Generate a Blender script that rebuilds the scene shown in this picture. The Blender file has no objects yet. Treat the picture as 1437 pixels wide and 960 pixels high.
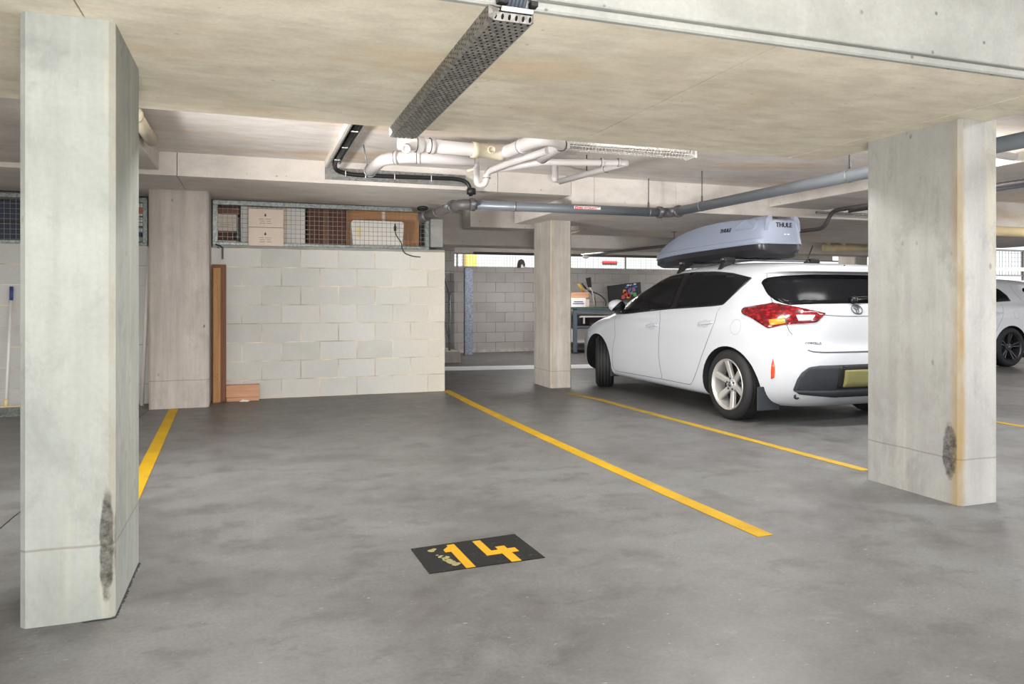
import bpy, bmesh, math, random
from mathutils import Vector, Matrix
from mathutils.bvhtree import BVHTree
from mathutils.geometry import delaunay_2d_cdt

random.seed(7)
SC = bpy.context.scene
COL = SC.collection
PI = math.pi


# ------------------------------------------------------------------ colour and material helpers
def lin(r, g, b):
    f = lambda c: (c / 255) / 12.92 if c / 255 <= 0.04045 else ((c / 255 + 0.055) / 1.055) ** 2.4
    return (f(r), f(g), f(b), 1.0)


class Nodes:
    def __init__(self, name):
        self.m = bpy.data.materials.new(name)
        self.m.use_nodes = True
        self.t = self.m.node_tree
        self.b = self.t.nodes['Principled BSDF']
        g = self.t.nodes.new('ShaderNodeNewGeometry')
        self.pos = g.outputs['Position']
        self.nrm = g.outputs['Normal']

    def n(self, kind, **kw):
        nd = self.t.nodes.new(kind)
        for k, v in kw.items():
            setattr(nd, k, v)
        return nd

    def link(self, a, b):
        self.t.links.new(a, b)

    def scaled(self, s, src=None):
        v = self.n('ShaderNodeVectorMath', operation='MULTIPLY')
        self.link(src or self.pos, v.inputs[0])
        v.inputs[1].default_value = s
        return v.outputs[0]

    def noise(self, scale, detail=4, rough=0.55, vec=None, dist=0.0):
        nd = self.n('ShaderNodeTexNoise')
        nd.inputs['Scale'].default_value = scale
        nd.inputs['Detail'].default_value = detail
        nd.inputs['Roughness'].default_value = rough
        nd.inputs['Distortion'].default_value = dist
        self.link(vec or self.pos, nd.inputs['Vector'])
        return nd.outputs['Fac']

    def remap(self, v, a, b, c=0.0, d=1.0, smooth=False):
        nd = self.n('ShaderNodeMapRange')
        nd.interpolation_type = 'SMOOTHSTEP' if smooth else 'LINEAR'
        self.link(v, nd.inputs[0])
        for i, x in zip((1, 2, 3, 4), (a, b, c, d)):
            nd.inputs[i].default_value = x
        return nd.outputs[0]

    def mix(self, fac, a, b, mode='MIX'):
        nd = self.n('ShaderNodeMix', data_type='RGBA', blend_type=mode)
        for s, v in ((nd.inputs[0], fac), (nd.inputs[6], a), (nd.inputs[7], b)):
            if hasattr(v, 'is_linked'):
                self.link(v, s)
            else:
                s.default_value = v
        return nd.outputs[2]

    def math(self, op, a, b=0.0):
        nd = self.n('ShaderNodeMath', operation=op)
        for s, v in ((nd.inputs[0], a), (nd.inputs[1], b)):
            if hasattr(v, 'is_linked'):
                self.link(v, s)
            else:
                s.default_value = v
        return nd.outputs[0]

    def sep(self, v):
        nd = self.n('ShaderNodeSeparateXYZ')
        self.link(v, nd.inputs[0])
        return nd.outputs

    def bump(self, h, strength=0.2, dist=0.01):
        nd = self.n('ShaderNodeBump')
        nd.inputs['Strength'].default_value = strength
        nd.inputs['Distance'].default_value = dist
        self.link(h, nd.inputs['Height'])
        self.link(nd.outputs[0], self.b.inputs['Normal'])

    def color(self, c):
        self.link(c, self.b.inputs['Base Color'])

    def rough(self, r):
        self.b.inputs['Roughness'].default_value = r


def plain(name, c, rough=0.5, metal=0.0, coat=0.0, emit=None, var=0.0, spec=None):
    k = Nodes(name)
    k.rough(rough)
    k.b.inputs['Metallic'].default_value = metal
    k.b.inputs['Coat Weight'].default_value = coat
    if spec is not None:
        k.b.inputs['Specular IOR Level'].default_value = spec
    if var:
        f = k.noise(9, 5)
        k.color(k.mix(k.remap(f, .3, .7), tuple(x * (1 - var) for x in c[:3]) + (1,), tuple(min(1, x * (1 + var)) for x in c[:3]) + (1,)))
    else:
        k.b.inputs['Base Color'].default_value = c
    if emit:
        k.b.inputs['Emission Color'].default_value = emit[0]
        k.b.inputs['Emission Strength'].default_value = emit[1]
    return k.m


def concrete(name, c1, c2, stain=None, stain_amt=0.5, grain=(1.6, 1.6, 0.5), pits=0.6, coarse=1.1, rough=0.85, lines=None):
    """board-formed concrete: two tones, streaks along the grain, stains and small blow holes"""
    k = Nodes(name)
    big = k.noise(coarse, 6, 0.6, dist=0.4)
    base = k.mix(k.remap(big, .32, .68), c1, c2)
    st = k.noise(3.0, 5, 0.65, vec=k.scaled(grain))
    base = k.mix(k.remap(st, .42, .66, 0, .5), base, tuple(x * .74 for x in c1[:3]) + (1,))
    if stain:
        s = k.noise(.9, 6, 0.62, vec=k.scaled((grain[0] * .6, grain[1] * .6, grain[2])), dist=0.6)
        base = k.mix(k.remap(s, .52, .72, 0, stain_amt, True), base, stain)
    fine = k.noise(60, 3, 0.6)
    base = k.mix(k.remap(fine, .3, .75, 0, .22), base, tuple(x * .6 for x in c1[:3]) + (1,))
    if pits:
        v = k.n('ShaderNodeTexVoronoi')
        v.inputs['Scale'].default_value = 9
        k.link(k.pos, v.inputs['Vector'])
        spot = k.remap(k.math('ADD', v.outputs['Distance'], k.math('MULTIPLY', k.noise(30, 3), .08)), .09, .13, 1, 0)
        gate = k.remap(k.noise(2.3, 3), .40, .50)
        base = k.mix(k.math('MULTIPLY', k.math('MULTIPLY', spot, gate), pits), base, tuple(x * .35 for x in c1[:3]) + (1,))
    k.color(base)
    k.rough(rough)
    k.bump(k.math('ADD', k.noise(40, 5, .65), k.math('MULTIPLY', st, .8)), .18, .006)
    return k.m


# ------------------------------------------------------------------ mesh helpers
class MB:
    def __init__(self):
        self.bm = bmesh.new()

    def box(self, x0, x1, y0, y1, z0, z1, bevel=0.0, seg=1):
        b = bmesh.new()
        vs = [b.verts.new((x, y, z)) for z in (z0, z1) for y in (y0, y1) for x in (x0, x1)]
        for f in ((0, 2, 3, 1), (4, 5, 7, 6), (0, 1, 5, 4), (1, 3, 7, 5), (3, 2, 6, 7), (2, 0, 4, 6)):
            b.faces.new([vs[i] for i in f])
        if bevel:
            bmesh.ops.bevel(b, geom=b.edges[:], offset=bevel, segments=seg, profile=0.5, affect='EDGES')
        self.add(b)
        return self

    def add(self, b, mat=None):
        if mat is not None:
            b.transform(mat)
        me = bpy.data.meshes.new('tmp')
        b.to_mesh(me)
        b.free()
        self.bm.from_mesh(me)
        bpy.data.meshes.remove(me)
        return self

    def tri(self, verts, faces):
        vs = [self.bm.verts.new(v) for v in verts]
        for f in faces:
            try:
                self.bm.faces.new([vs[i] for i in f])
            except ValueError:
                pass
        return self

    def prism(self, pts, lo, hi, axis='z'):
        """polygon swept along an axis: pts are (a, b) in the other two axes, in x-y-z order"""
        def p3(p, h):
            return {'x': (h, p[0], p[1]), 'y': (p[0], h, p[1]), 'z': (p[0], p[1], h)}[axis]
        n = len(pts)
        vs = [self.bm.verts.new(p3(p, lo)) for p in pts] + [self.bm.verts.new(p3(p, hi)) for p in pts]
        self.bm.faces.new(vs[:n][::-1])
        self.bm.faces.new(vs[n:])
        for i in range(n):
            self.bm.faces.new((vs[i], vs[(i + 1) % n], vs[n + (i + 1) % n], vs[n + i]))
        return self

    def tube(self, path, r, n=14, cap=True):
        """round pipe along a polyline; r is a number or one radius per point"""
        P = [Vector(p) for p in path]
        rs = r if isinstance(r, (list, tuple)) else [r] * len(P)
        rings = []
        up = None
        for i, p in enumerate(P):
            d = (P[min(i + 1, len(P) - 1)] - P[max(i - 1, 0)]).normalized()
            if up is None:
                a = Vector((0, 0, 1)) if abs(d.z) < .9 else Vector((1, 0, 0))
                up = (a - d * a.dot(d)).normalized()
            else:
                up = (up - d * up.dot(d)).normalized()
            w = d.cross(up)
            k = 1.0
            if 0 < i < len(P) - 1:
                c = (P[i + 1] - p).normalized().dot((p - P[i - 1]).normalized())
                k = 1 / max(.6, math.sqrt((1 + c) / 2))
            rings.append([self.bm.verts.new(p + (up * math.cos(2 * PI * j / n) + w * math.sin(2 * PI * j / n)) * rs[i] * (k if i not in (0, len(P) - 1) else 1)) for j in range(n)])
        for a, b in zip(rings, rings[1:]):
            for j in range(n):
                f = self.bm.faces.new((a[j], a[(j + 1) % n], b[(j + 1) % n], b[j]))
                f.smooth = True
        if cap:
            self.bm.faces.new(rings[0][::-1])
            self.bm.faces.new(rings[-1])
        return self

    def lathe(self, prof, center, axis, n=24, closed=False):
        """prof: list of (radius, distance along the axis)"""
        ax = Vector(axis).normalized()
        a = Vector((0, 0, 1)) if abs(ax.z) < .9 else Vector((1, 0, 0))
        u = (a - ax * a.dot(ax)).normalized()
        w = ax.cross(u)
        c = Vector(center)
        rings = []
        for r, h in prof:
            if r < 1e-6:
                rings.append([self.bm.verts.new(c + ax * h)])
            else:
                rings.append([self.bm.verts.new(c + ax * h + (u * math.cos(2 * PI * j / n) + w * math.sin(2 * PI * j / n)) * r) for j in range(n)])
        pairs = list(zip(rings, rings[1:])) + ([(rings[-1], rings[0])] if closed else [])
        for a_, b_ in pairs:
            for j in range(n):
                q = []
                for v in (a_[j % len(a_)], a_[(j + 1) % len(a_)], b_[(j + 1) % len(b_)], b_[j % len(b_)]):
                    if v not in q:
                        q.append(v)
                if len(q) >= 3:
                    try:
                        self.bm.faces.new(q).smooth = True
                    except ValueError:
                        pass
        return self

    def build(self, name, mat, parent=None, base=(0, 0, 0), smooth=False, sharp=None):
        bmesh.ops.recalc_face_normals(self.bm, faces=self.bm.faces[:])
        if smooth:
            for f in self.bm.faces:
                f.smooth = True
        self.bm.transform(Matrix.Translation(-Vector(base)))
        me = bpy.data.meshes.new(name)
        self.bm.to_mesh(me)
        self.bm.free()
        if sharp:
            me.set_sharp_from_angle(angle=math.radians(sharp))
        o = bpy.data.objects.new(name, me)
        for m in (mat if isinstance(mat, (list, tuple)) else [mat]):
            me.materials.append(m)
        COL.objects.link(o)
        if parent:
            o.parent = parent
        else:
            o.location = base
        return o


def smooth_path(pts, rad=0.06, n=5):
    """polyline with its corners rounded"""
    P = [Vector(p) for p in pts]
    out = [P[0]]
    for a, b, c in zip(P, P[1:], P[2:]):
        r1 = min(rad, (a - b).length * .48)
        r2 = min(rad, (c - b).length * .48)
        s, e = b + (a - b).normalized() * r1, b + (c - b).normalized() * r2
        for i in range(n + 1):
            t = i / n
            out.append(s * (1 - t) ** 2 + b * 2 * t * (1 - t) + e * t * t)
    out.append(P[-1])
    return out


def tag(o, label, cat, group=None):
    o['label'] = label
    o['category'] = cat
    if group:
        o['group'] = group
    return o


def thing(name, label, cat, loc, group=None):
    o = bpy.data.objects.new(name, None)
    o.empty_display_size = .1
    COL.objects.link(o)
    o.location = loc
    return tag(o, label, cat, group)


def part(root, name, mb, mat, parent=None, **kw):
    return mb.build(name, mat, parent or root, base=root.location, **kw)


def struct(name, mb, mat, label=None, cat=None, **kw):
    o = mb.build(name, mat, **kw)
    o['kind'] = 'structure'
    if label:
        o['label'] = label
    if cat:
        o['category'] = cat
    return o


def solo(name, mb, mat, label, cat, base, group=None, **kw):
    return tag(mb.build(name, mat, base=base, **kw), label, cat, group)


def split_islands(o, keep_first=True):
    """every loose piece of a mesh becomes a part of its own with the same name"""
    b = bmesh.new()
    b.from_mesh(o.data)
    left, groups = set(b.verts), []
    while left:
        st = [left.pop()]
        g = set(st)
        while st:
            for e in st.pop().link_edges:
                for w in e.verts:
                    if w in left:
                        left.discard(w)
                        g.add(w)
                        st.append(w)
        groups.append({v.index for v in g})
    groups.sort(key=min)
    for i, g in enumerate(groups):
        c = b.copy()
        c.verts.ensure_lookup_table()
        bmesh.ops.delete(c, geom=[v for v in c.verts if v.index not in g], context='VERTS')
        me = o.data if i == 0 else o.data.copy()
        c.to_mesh(me)
        c.free()
        if i:
            n = bpy.data.objects.new(o.name.split('.')[0], me)
            COL.objects.link(n)
            n.parent = o.parent
            n.location = o.location
            n.rotation_euler = o.rotation_euler
            for k in ('label',):
                if o.get(k):
                    n[k] = o[k]
    b.free()
    return o


def text_mb(s, size, mat4, extrude=0.001, bold=0.0, align='CENTER', shear=0.0):
    """flat lettering in the built-in font, as a mesh"""
    cu = bpy.data.curves.new('lettering', 'FONT')
    cu.body = s
    cu.size = size
    cu.extrude = extrude
    cu.offset = bold
    cu.shear = shear
    cu.align_x = align
    cu.align_y = 'CENTER'
    o = bpy.data.objects.new('lettering', cu)
    COL.objects.link(o)
    dg = bpy.context.evaluated_depsgraph_get()
    me = bpy.data.meshes.new_from_object(o.evaluated_get(dg))
    bpy.data.objects.remove(o)
    bpy.data.curves.remove(cu)
    mb = MB()
    b = bmesh.new()
    b.from_mesh(me)
    bpy.data.meshes.remove(me)
    mb.add(b, mat4)
    return mb


# ------------------------------------------------------------------ materials
M = {}
M['column_front'] = concrete('pale smooth column concrete', lin(206, 208, 201), lin(221, 222, 216), stain=lin(196, 190, 165), stain_amt=.35, grain=(3, 3, .25), pits=.5)
M['column_old'] = concrete('weathered column concrete', lin(178, 170, 162), lin(196, 189, 181), stain=lin(140, 130, 118), stain_amt=.4, grain=(3, 3, .3), pits=.8)
M['soffit'] = concrete('beige soffit concrete', lin(214, 204, 182), lin(240, 232, 212), stain=lin(218, 190, 150), stain_amt=.65, grain=(1.3, 3.0, 2), pits=.35, coarse=1.3)
M['beam'] = concrete('grey beam concrete', lin(204, 196, 188), lin(222, 216, 209), stain=lin(176, 160, 138), stain_amt=.35, grain=(.8, 1.5, 1.5), pits=.8)
M['slab'] = concrete('pale slab concrete', lin(222, 214, 206), lin(236, 230, 224), stain=lin(216, 180, 134), stain_amt=.7, grain=(1.1, 3.0, 2), pits=.35)
M['edge_beam'] = concrete('light chipped edge beam concrete', lin(146, 147, 141), lin(170, 171, 166), stain=lin(130, 122, 108), stain_amt=.75, grain=(1, 1, 1.2), pits=.8)
M['plinth'] = concrete('plinth concrete', lin(165, 158, 152), lin(184, 177, 170), pits=.5)


def column_material(name, c1, c2, stain_side, edge_x, edge_y, spots=.55, streak=.4, joint=.235, scuff=None):
    """column concrete with a rust-yellow run down one arris, a casting joint near the foot and dark scuffs at the corner"""
    k = Nodes(name)
    big = k.noise(1.3, 6, .6, dist=.4)
    base = k.mix(k.remap(big, .32, .68), c1, c2)
    st = k.noise(3, 5, .65, vec=k.scaled((3.5, 3.5, .22)))
    base = k.mix(k.remap(st, .38, .7, 0, streak), base, tuple(x * (.9 - streak * .3) for x in c1[:3]) + (1,))
    base = k.mix(k.remap(k.noise(1.4, 4, .6, vec=k.scaled((4, 4, .3)), dist=.5), .55, .72, 0, .45, True), base, lin(205, 197, 168))
    fine = k.noise(55, 3, .6)
    base = k.mix(k.remap(fine, .3, .75, 0, .16), base, tuple(x * .62 for x in c1[:3]) + (1,))
    v = k.n('ShaderNodeTexVoronoi')
    v.inputs['Scale'].default_value = 8
    k.link(k.scaled((1, 1, .55)), v.inputs['Vector'])
    spot = k.math('MULTIPLY', k.remap(k.math('ADD', v.outputs['Distance'], k.math('MULTIPLY', k.noise(30, 3), .12)), .10, .15, 1, 0), k.remap(k.noise(2.6, 3), .42, .50))
    blot = k.noise(5, 7, .7, vec=k.scaled((1, 1, .6)), dist=.4)
    base = k.mix(k.remap(blot, .48, .68, 0, .5, True), base, tuple(x * .72 for x in c1[:3]) + (1,))
    base = k.mix(k.math('MULTIPLY', spot, spots), base, lin(112, 106, 96))
    x, y, z = k.sep(k.pos)
    wob = k.math('MULTIPLY', k.math('SUBTRACT', k.noise(5, 3), .5), .05)
    # run of rust-yellow water stain beside the arris
    dx = k.math('ABSOLUTE', k.math('SUBTRACT', k.math('ADD', x, k.math('MULTIPLY', wob, .4)), edge_x))
    dy = k.math('ABSOLUTE', k.math('SUBTRACT', k.math('ADD', y, k.math('MULTIPLY', wob, .5)), edge_y))
    d = k.math('ADD', dx, k.math('MULTIPLY', dy, .55))
    run = k.math('MULTIPLY', k.remap(d, .012, .045, 1, 0, True), k.remap(k.noise(2.2, 5, .6, vec=k.scaled((3, 3, .8))), .3, .6))
    base = k.mix(k.math('MULTIPLY', run, stain_side), base, lin(160, 138, 98))
    # casting joint
    zj = k.math('ABSOLUTE', k.math('SUBTRACT', k.math('ADD', z, k.math('MULTIPLY', wob, .25)), joint))
    base = k.mix(k.math('MULTIPLY', k.remap(zj, .001, .006, 1, 0), .55), base, lin(112, 104, 94))
    # tyre scuff near the corner
    if scuff:
        ax, s0, sa, z0, za = scuff
        sd, od = (dx, dy) if ax == 'x' else (dy, dx)
        u = k.math('DIVIDE', k.math('SUBTRACT', sd, s0), sa)
        w = k.math('DIVIDE', k.math('SUBTRACT', z, z0), za)
        rr = k.math('ADD', k.math('MULTIPLY', u, u), k.math('MULTIPLY', w, w))
        rr = k.math('ADD', rr, k.math('MULTIPLY', k.math('SUBTRACT', k.noise(18, 4, .7), .5), 1.1))
        msk = k.math('MULTIPLY', k.remap(rr, .55, 1.05, 1, 0, True), k.remap(od, .012, .03, 1, 0))
        base = k.mix(k.math('MULTIPLY', msk, k.remap(k.noise(30, 4, .7), .3, .65, .45, .95)), base, lin(48, 44, 41))
    k.color(base)
    k.rough(.8)
    k.bump(k.math('ADD', k.noise(45, 5, .65), k.math('MULTIPLY', st, .7)), .15, .005)
    return k.m


def floor_material():
    k = Nodes('trowelled grey concrete floor')
    a = k.noise(.8, 8, .66, dist=.5)
    b = k.noise(2.0, 7, .66, vec=k.scaled((.85, 1.15, 1)), dist=.3)
    c = k.noise(7, 5, .6, dist=.5)
    base = k.mix(k.remap(a, .35, .65, 0, 1, True), lin(98, 97, 96), lin(118, 119, 118))
    base = k.mix(k.remap(b, .45, .68, 0, .4, True), base, lin(84, 80, 79))
    base = k.mix(k.remap(c, .5, .75, 0, .3), base, lin(130, 130, 130))
    md = k.noise(4.2, 9, .74, vec=k.scaled((.85, 1.15, 1)), dist=.25)
    base = k.mix(k.remap(md, .36, .5, .45, 0, True), base, lin(70, 67, 65))
    base = k.mix(k.remap(md, .53, .68, 0, .55, True), base, lin(124, 125, 123))
    fine = k.noise(70, 4, .75)
    base = k.mix(k.remap(fine, .35, .7, 0, .4), base, lin(66, 64, 62))
    sc = k.noise(30, 2, .5, vec=k.scaled((1, 3, 1)))
    base = k.mix(k.remap(sc, .7, .78, 0, .5), base, lin(196, 193, 188))
    # darker, browner tone towards the deep part of the bay
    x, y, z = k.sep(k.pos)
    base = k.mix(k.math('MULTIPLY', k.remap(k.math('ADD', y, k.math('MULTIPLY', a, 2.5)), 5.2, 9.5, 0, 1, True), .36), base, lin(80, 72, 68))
    k.color(base)
    rg = k.remap(k.math('ADD', a, k.math('MULTIPLY', c, .4)), .5, .95, .36, .62)
    k.link(rg, k.b.inputs['Roughness'])
    k.b.inputs['Specular IOR Level'].default_value = .45
    k.bump(k.noise(22, 5, .6), .06, .004)
    return k.m


def block_material(name, c1, c2, c3, mortar, x_end, warm=None):
    """hollow concrete blocks 390 x 190 with thin mortar beds"""
    k = Nodes(name)
    x, y, z = k.sep(k.pos)
    cmb = k.n('ShaderNodeCombineXYZ')
    k.link(k.math('ADD', x, 4.0 - x_end), cmb.inputs[0])
    k.link(z, cmb.inputs[1])
    br = k.n('ShaderNodeTexBrick', offset=.5, offset_frequency=2)
    br.inputs['Scale'].default_value = 1
    br.inputs['Brick Width'].default_value = .4
    br.inputs['Row Height'].default_value = .2
    br.inputs['Mortar Size'].default_value = .0055
    br.inputs['Mortar Smooth'].default_value = .3
    br.inputs['Color1'].default_value = (0, 0, 0, 1)
    br.inputs['Color2'].default_value = (1, 1, 1, 1)
    k.link(cmb.outputs[0], br.inputs['Vector'])
    tone = k.mix(br.outputs['Color'], c1, c2)
    tone = k.mix(k.remap(k.noise(2.2, 5), .4, .7, 0, .6), tone, c3)
    if warm:
        tone = k.mix(k.remap(x, warm[0], warm[1], 0, .5, True), tone, warm[2])
    tone = k.mix(k.remap(k.noise(120, 2), .3, .75, 0, .22), tone, tuple(v * .6 for v in c1[:3]) + (1,))
    mt = k.mix(k.remap(k.noise(3, 3), .35, .65), mortar, tuple(v * .45 for v in mortar[:3]) + (1,))
    out = k.mix(br.outputs['Fac'], tone, mt)
    # efflorescence and dirt along the foot of the wall
    foot = k.math('MULTIPLY', k.remap(z, 0, .12, 1, 0, True), k.remap(k.noise(7, 4), .4, .65))
    out = k.mix(k.math('MULTIPLY', foot, .6), out, lin(214, 205, 190))
    k.color(out)
    k.rough(.9)
    k.bump(k.math('SUBTRACT', k.math('MULTIPLY', k.noise(70, 4), .35), br.outputs['Fac']), .35, .006)
    return k.m


def wood(name, c1, c2, axis):
    k = Nodes(name)
    s = {'z': (30, 30, 1.5), 'x': (1.5, 30, 30), 'y': (30, 1.5, 30)}[axis]
    f = k.noise(1.4, 6, .6, vec=k.scaled(s), dist=.5)
    k.color(k.mix(k.remap(f, .3, .7), c1, c2))
    k.rough(.65)
    k.bump(f, .1, .003)
    return k.m


def galv(name, c, rough=.42):
    k = Nodes(name)
    v = k.n('ShaderNodeTexVoronoi')
    v.inputs['Scale'].default_value = 55
    k.link(k.pos, v.inputs['Vector'])
    k.color(k.mix(k.remap(v.outputs['Color'], .2, .8), tuple(x * .7 for x in c[:3]) + (1,), tuple(min(1, x * 1.2) for x in c[:3]) + (1,)))
    k.b.inputs['Metallic'].default_value = .55
    k.rough(rough)
    return k.m


def paint_line(name, c, wear=.35, scale=16):
    """floor paint, worn through in patches"""
    k = Nodes(name)
    w = k.noise(scale, 5, .65)
    k.color(k.mix(k.remap(w, .60, .68, 0, wear), k.mix(k.remap(k.noise(4, 4), .35, .65), c, tuple(x * .8 for x in c[:3]) + (1,)), lin(150, 142, 122)))
    k.rough(.7)
    k.b.inputs['Specular IOR Level'].default_value = .25
    return k.m


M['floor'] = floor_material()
M['blocks'] = block_material('warm grey block wall', lin(196, 196, 191), lin(211, 211, 206), lin(217, 215, 210), lin(236, 224, 202), 2.09, (1.2, 2.2, lin(214, 203, 181)))
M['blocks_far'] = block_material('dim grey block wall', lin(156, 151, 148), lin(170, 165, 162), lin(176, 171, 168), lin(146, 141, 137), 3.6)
M['yellow'] = paint_line('yellow line paint', lin(190, 150, 16))
M['yellow_faded'] = paint_line('faded yellow line paint', lin(176, 144, 44), .6, 9)
M['white_band'] = paint_line('white floor band', lin(236, 238, 242), .2)
M['black_paint'] = paint_line('black floor paint', lin(20, 20, 19), .14, 40)
M['number_yellow'] = paint_line('yellow number paint', lin(204, 152, 8), .15, 30)
M['old_paint'] = plain('old flaked pale yellow paint', lin(142, 134, 88), .8, var=.15)
M['galv'] = galv('galvanised steel', lin(140, 146, 144))
M['galv_dark'] = galv('dull galvanised steel', lin(150, 150, 146), .55)
M['galv_blue'] = galv('blue grey galvanised plate', lin(152, 160, 176), .5)
M['tray'] = galv('pale grey perforated tray steel', lin(146, 144, 138), .5)
M['wire'] = plain('mesh wire', lin(128, 128, 124), .45, .6)
M['wire_dark'] = plain('dark mesh wire', lin(84, 86, 90), .5, .2)
M['black'] = plain('black plastic', lin(26, 26, 27), .45)
M['cable'] = plain('black cable sheath', lin(24, 24, 26), .4)
M['conduit'] = plain('slate grey conduit', lin(72, 77, 86), .4)
M['pvc'] = plain('white pvc pipe', lin(190, 185, 183), .35, var=.03)
M['pvc_cream'] = plain('cream pvc fitting', lin(196, 186, 164), .4, var=.04)
M['pvc_yellow'] = plain('yellowed pvc pipe', lin(226, 208, 164), .4, var=.04)
M['hydrant'] = plain('grey painted steel pipe', lin(118, 124, 130), .38, .25, var=.06)
M['hydrant_dark'] = plain('dark grey painted coupling', lin(94, 90, 90), .45, .2, var=.08)
M['red'] = plain('red print', lin(206, 52, 52), .5)
M['white'] = plain('white sticker', lin(238, 236, 232), .5)
M['white_plastic'] = plain('off white plastic', lin(226, 220, 212), .45, var=.03)
M['cardboard'] = plain('brown cardboard', lin(186, 132, 84), .8, var=.06)
M['cardboard_dark'] = plain('dark brown cardboard', lin(92, 60, 48), .85, var=.15)
M['carton_pale'] = plain('pale pinkish carton', lin(226, 210, 196), .75, var=.03)
M['carton_white'] = plain('white carton', lin(232, 228, 224), .7, var=.03)
M['print'] = plain('dark print', lin(70, 62, 60), .7)
M['print_blue'] = plain('blue print', lin(46, 58, 120), .6)
M['timber'] = wood('light brown timber', lin(158, 112, 68), lin(182, 136, 88), 'z')
M['timber_red'] = wood('red brown timber', lin(104, 66, 46), lin(128, 84, 58), 'z')
M['timber_offcut'] = wood('pinkish timber', lin(188, 138, 106), lin(206, 158, 124), 'x')
M['orange'] = plain('orange tub', lin(222, 104, 52), .5)
M['navy'] = plain('navy blue crate', lin(52, 56, 78), .6, var=.1)
M['blue'] = plain('blue lid', lin(52, 78, 140), .5)
M['bench_steel'] = plain('blue grey bench steel', lin(92, 104, 116), .5, .2)
M['bench_green'] = plain('green bench top', lin(64, 92, 84), .6)
M['lamp'] = plain('fluorescent tube', lin(240, 240, 240), .4, emit=((1.0, .975, .94, 1), 38.0))
M['lamp_off'] = plain('frosted tube', lin(235, 235, 232), .3)
M['white_steel'] = plain('white enamelled steel', lin(190, 188, 184), .4)
M['exterior'] = plain('sunlit white render', lin(172, 174, 175), .9, var=.02)
M['exterior_yellow'] = plain('yellow painted post', lin(196, 168, 92), .7)
M['poster_black'] = plain('black poster', lin(26, 24, 28), .4)

# ------------------------------------------------------------------ the setting
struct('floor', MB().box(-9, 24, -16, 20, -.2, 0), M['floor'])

ZA, ZS, ZB = 1.985, 2.32, 2.12          # drop band soffit, slab soffit, beam soffit


def bevel_box(x0, x1, y0, y1, z0, z1, b=.008):
    return MB().box(x0, x1, y0, y1, z0, z1, bevel=b)


struct('ceiling', MB().box(-9, 15.5, 3.98, 14.6, ZS, ZS + .25).box(3.6, 15.5, 2.23, 3.98, ZS, ZS + .25), M['slab'])
struct('ceiling_aisle', MB().box(-9, 15.5, -5.5, 2.23, 2.75, 3.0), M['slab'])
# wide drop band over the two front columns, with form joints as shallow grooves
band = MB()
for x0, x1 in ((-9, -.525), (-.519, 1.803), (1.811, 3.303), (3.311, 3.6)):
    band.box(x0, x1, 2.23, 3.98, ZA, 2.8)
struct('ceiling_beam', band, M['soffit'])
struct('ceiling_edge_beam', MB().box(-9, 3.6, 2.19, 2.23, ZA + .03, 2.8, bevel=.004).box(-9, 3.6, 2.205, 2.235, ZA - .004, ZA + .028, bevel=.006).box(3.6, 15.5, 2.19, 2.23, ZS, 2.8),
       M['edge_beam'])
# beam across the heads of the bays, left part
struct('ceiling_beam', MB().box(-9, -.618, 6.95, 8.45, ZB, ZS).box(-.612, 2.277, 6.95, 8.45, ZB, ZS).box(2.283, 3.07, 6.95, 8.45, ZB, ZS), M['beam'])
struct('ceiling_beam', MB().box(-2.1, -.755, 3.985, 6.95, 2.16, ZS, bevel=.006), M['beam'])
# drop panel over the middle column, then the deep beams towards the back wall
struct('ceiling_beam', MB().box(3.075, 3.327, 6.95, 8.7, 2.0, ZS).box(3.333, 4.3, 6.95, 8.7, 2.0, ZS).box(4.305, 13, 6.95, 9.9, 2.0, ZS, bevel=.004), M['slab'])
struct('ceiling_beam', MB().box(5.5, 6.3, 2.25, 6.945, 2.1, ZS, bevel=.006), M['beam'])
struct('ceiling_beam', MB().box(2.72, 4.3, 9.45, 9.85, 2.02, ZS, bevel=.006), M['beam'])
struct('ceiling_beam', MB().box(2.1, 13, 10.5, 11.0, 1.855, ZS, bevel=.006), M['beam'])
struct('ceiling_beam', MB().box(1.955, 2.095, 8.43, 10.5, 1.665, 1.995, bevel=.006), M['edge_beam'])
struct('ceiling_beam', MB().box(3.2, 13, 14.1, 14.4, 1.975, ZS, bevel=.006), M['beam'])


def column(x0, x1, y0, y1, h, mat, label, b=.018):
    mb = MB()
    c = b
    pts = [(x0 + c, y0), (x1 - c, y0), (x1, y0 + c), (x1, y1 - c), (x1 - c, y1), (x0 + c, y1), (x0, y1 - c), (x0, y0 + c)]
    mb.prism(pts, 0, h)
    return struct('concrete_column', mb, mat, label, 'column')


M['column_left'] = column_material('pale column concrete', lin(146, 151, 145), lin(172, 175, 169), .3, -.437, 2.768, .6, .4, .247, ('x', .02, .022, .25, .20))
M['column_right'] = column_material('stained column concrete', lin(158, 157, 153), lin(184, 184, 179), 1.0, 3.418, 2.823, .6, .45, .235, ('y', .06, .045, .275, .155))
M['column_wide'] = column_material('weathered pitted column concrete', lin(182, 174, 167), lin(204, 196, 189), .25, -.94, 7.86, .9, .75, .27)
M['column_slim'] = column_material('mottled column concrete', lin(178, 170, 160), lin(204, 197, 188), .45, 3.35, 8.18, .9, .7, .2)
column(-.709, -.434, 2.765, 3.33, ZA + .01, M['column_left'], 'pale concrete column nearest the camera, standing left of the bay number')
column(3.415, 3.683, 2.82, 3.44, ZA + .01, M['column_right'], 'concrete column with a yellow-brown stain down its edge, hiding the rear of the white car')
column(-.945, -.409, 7.86, 8.35, ZB + .01, M['column_wide'], 'wide weathered concrete column built against the block wall')
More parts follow.
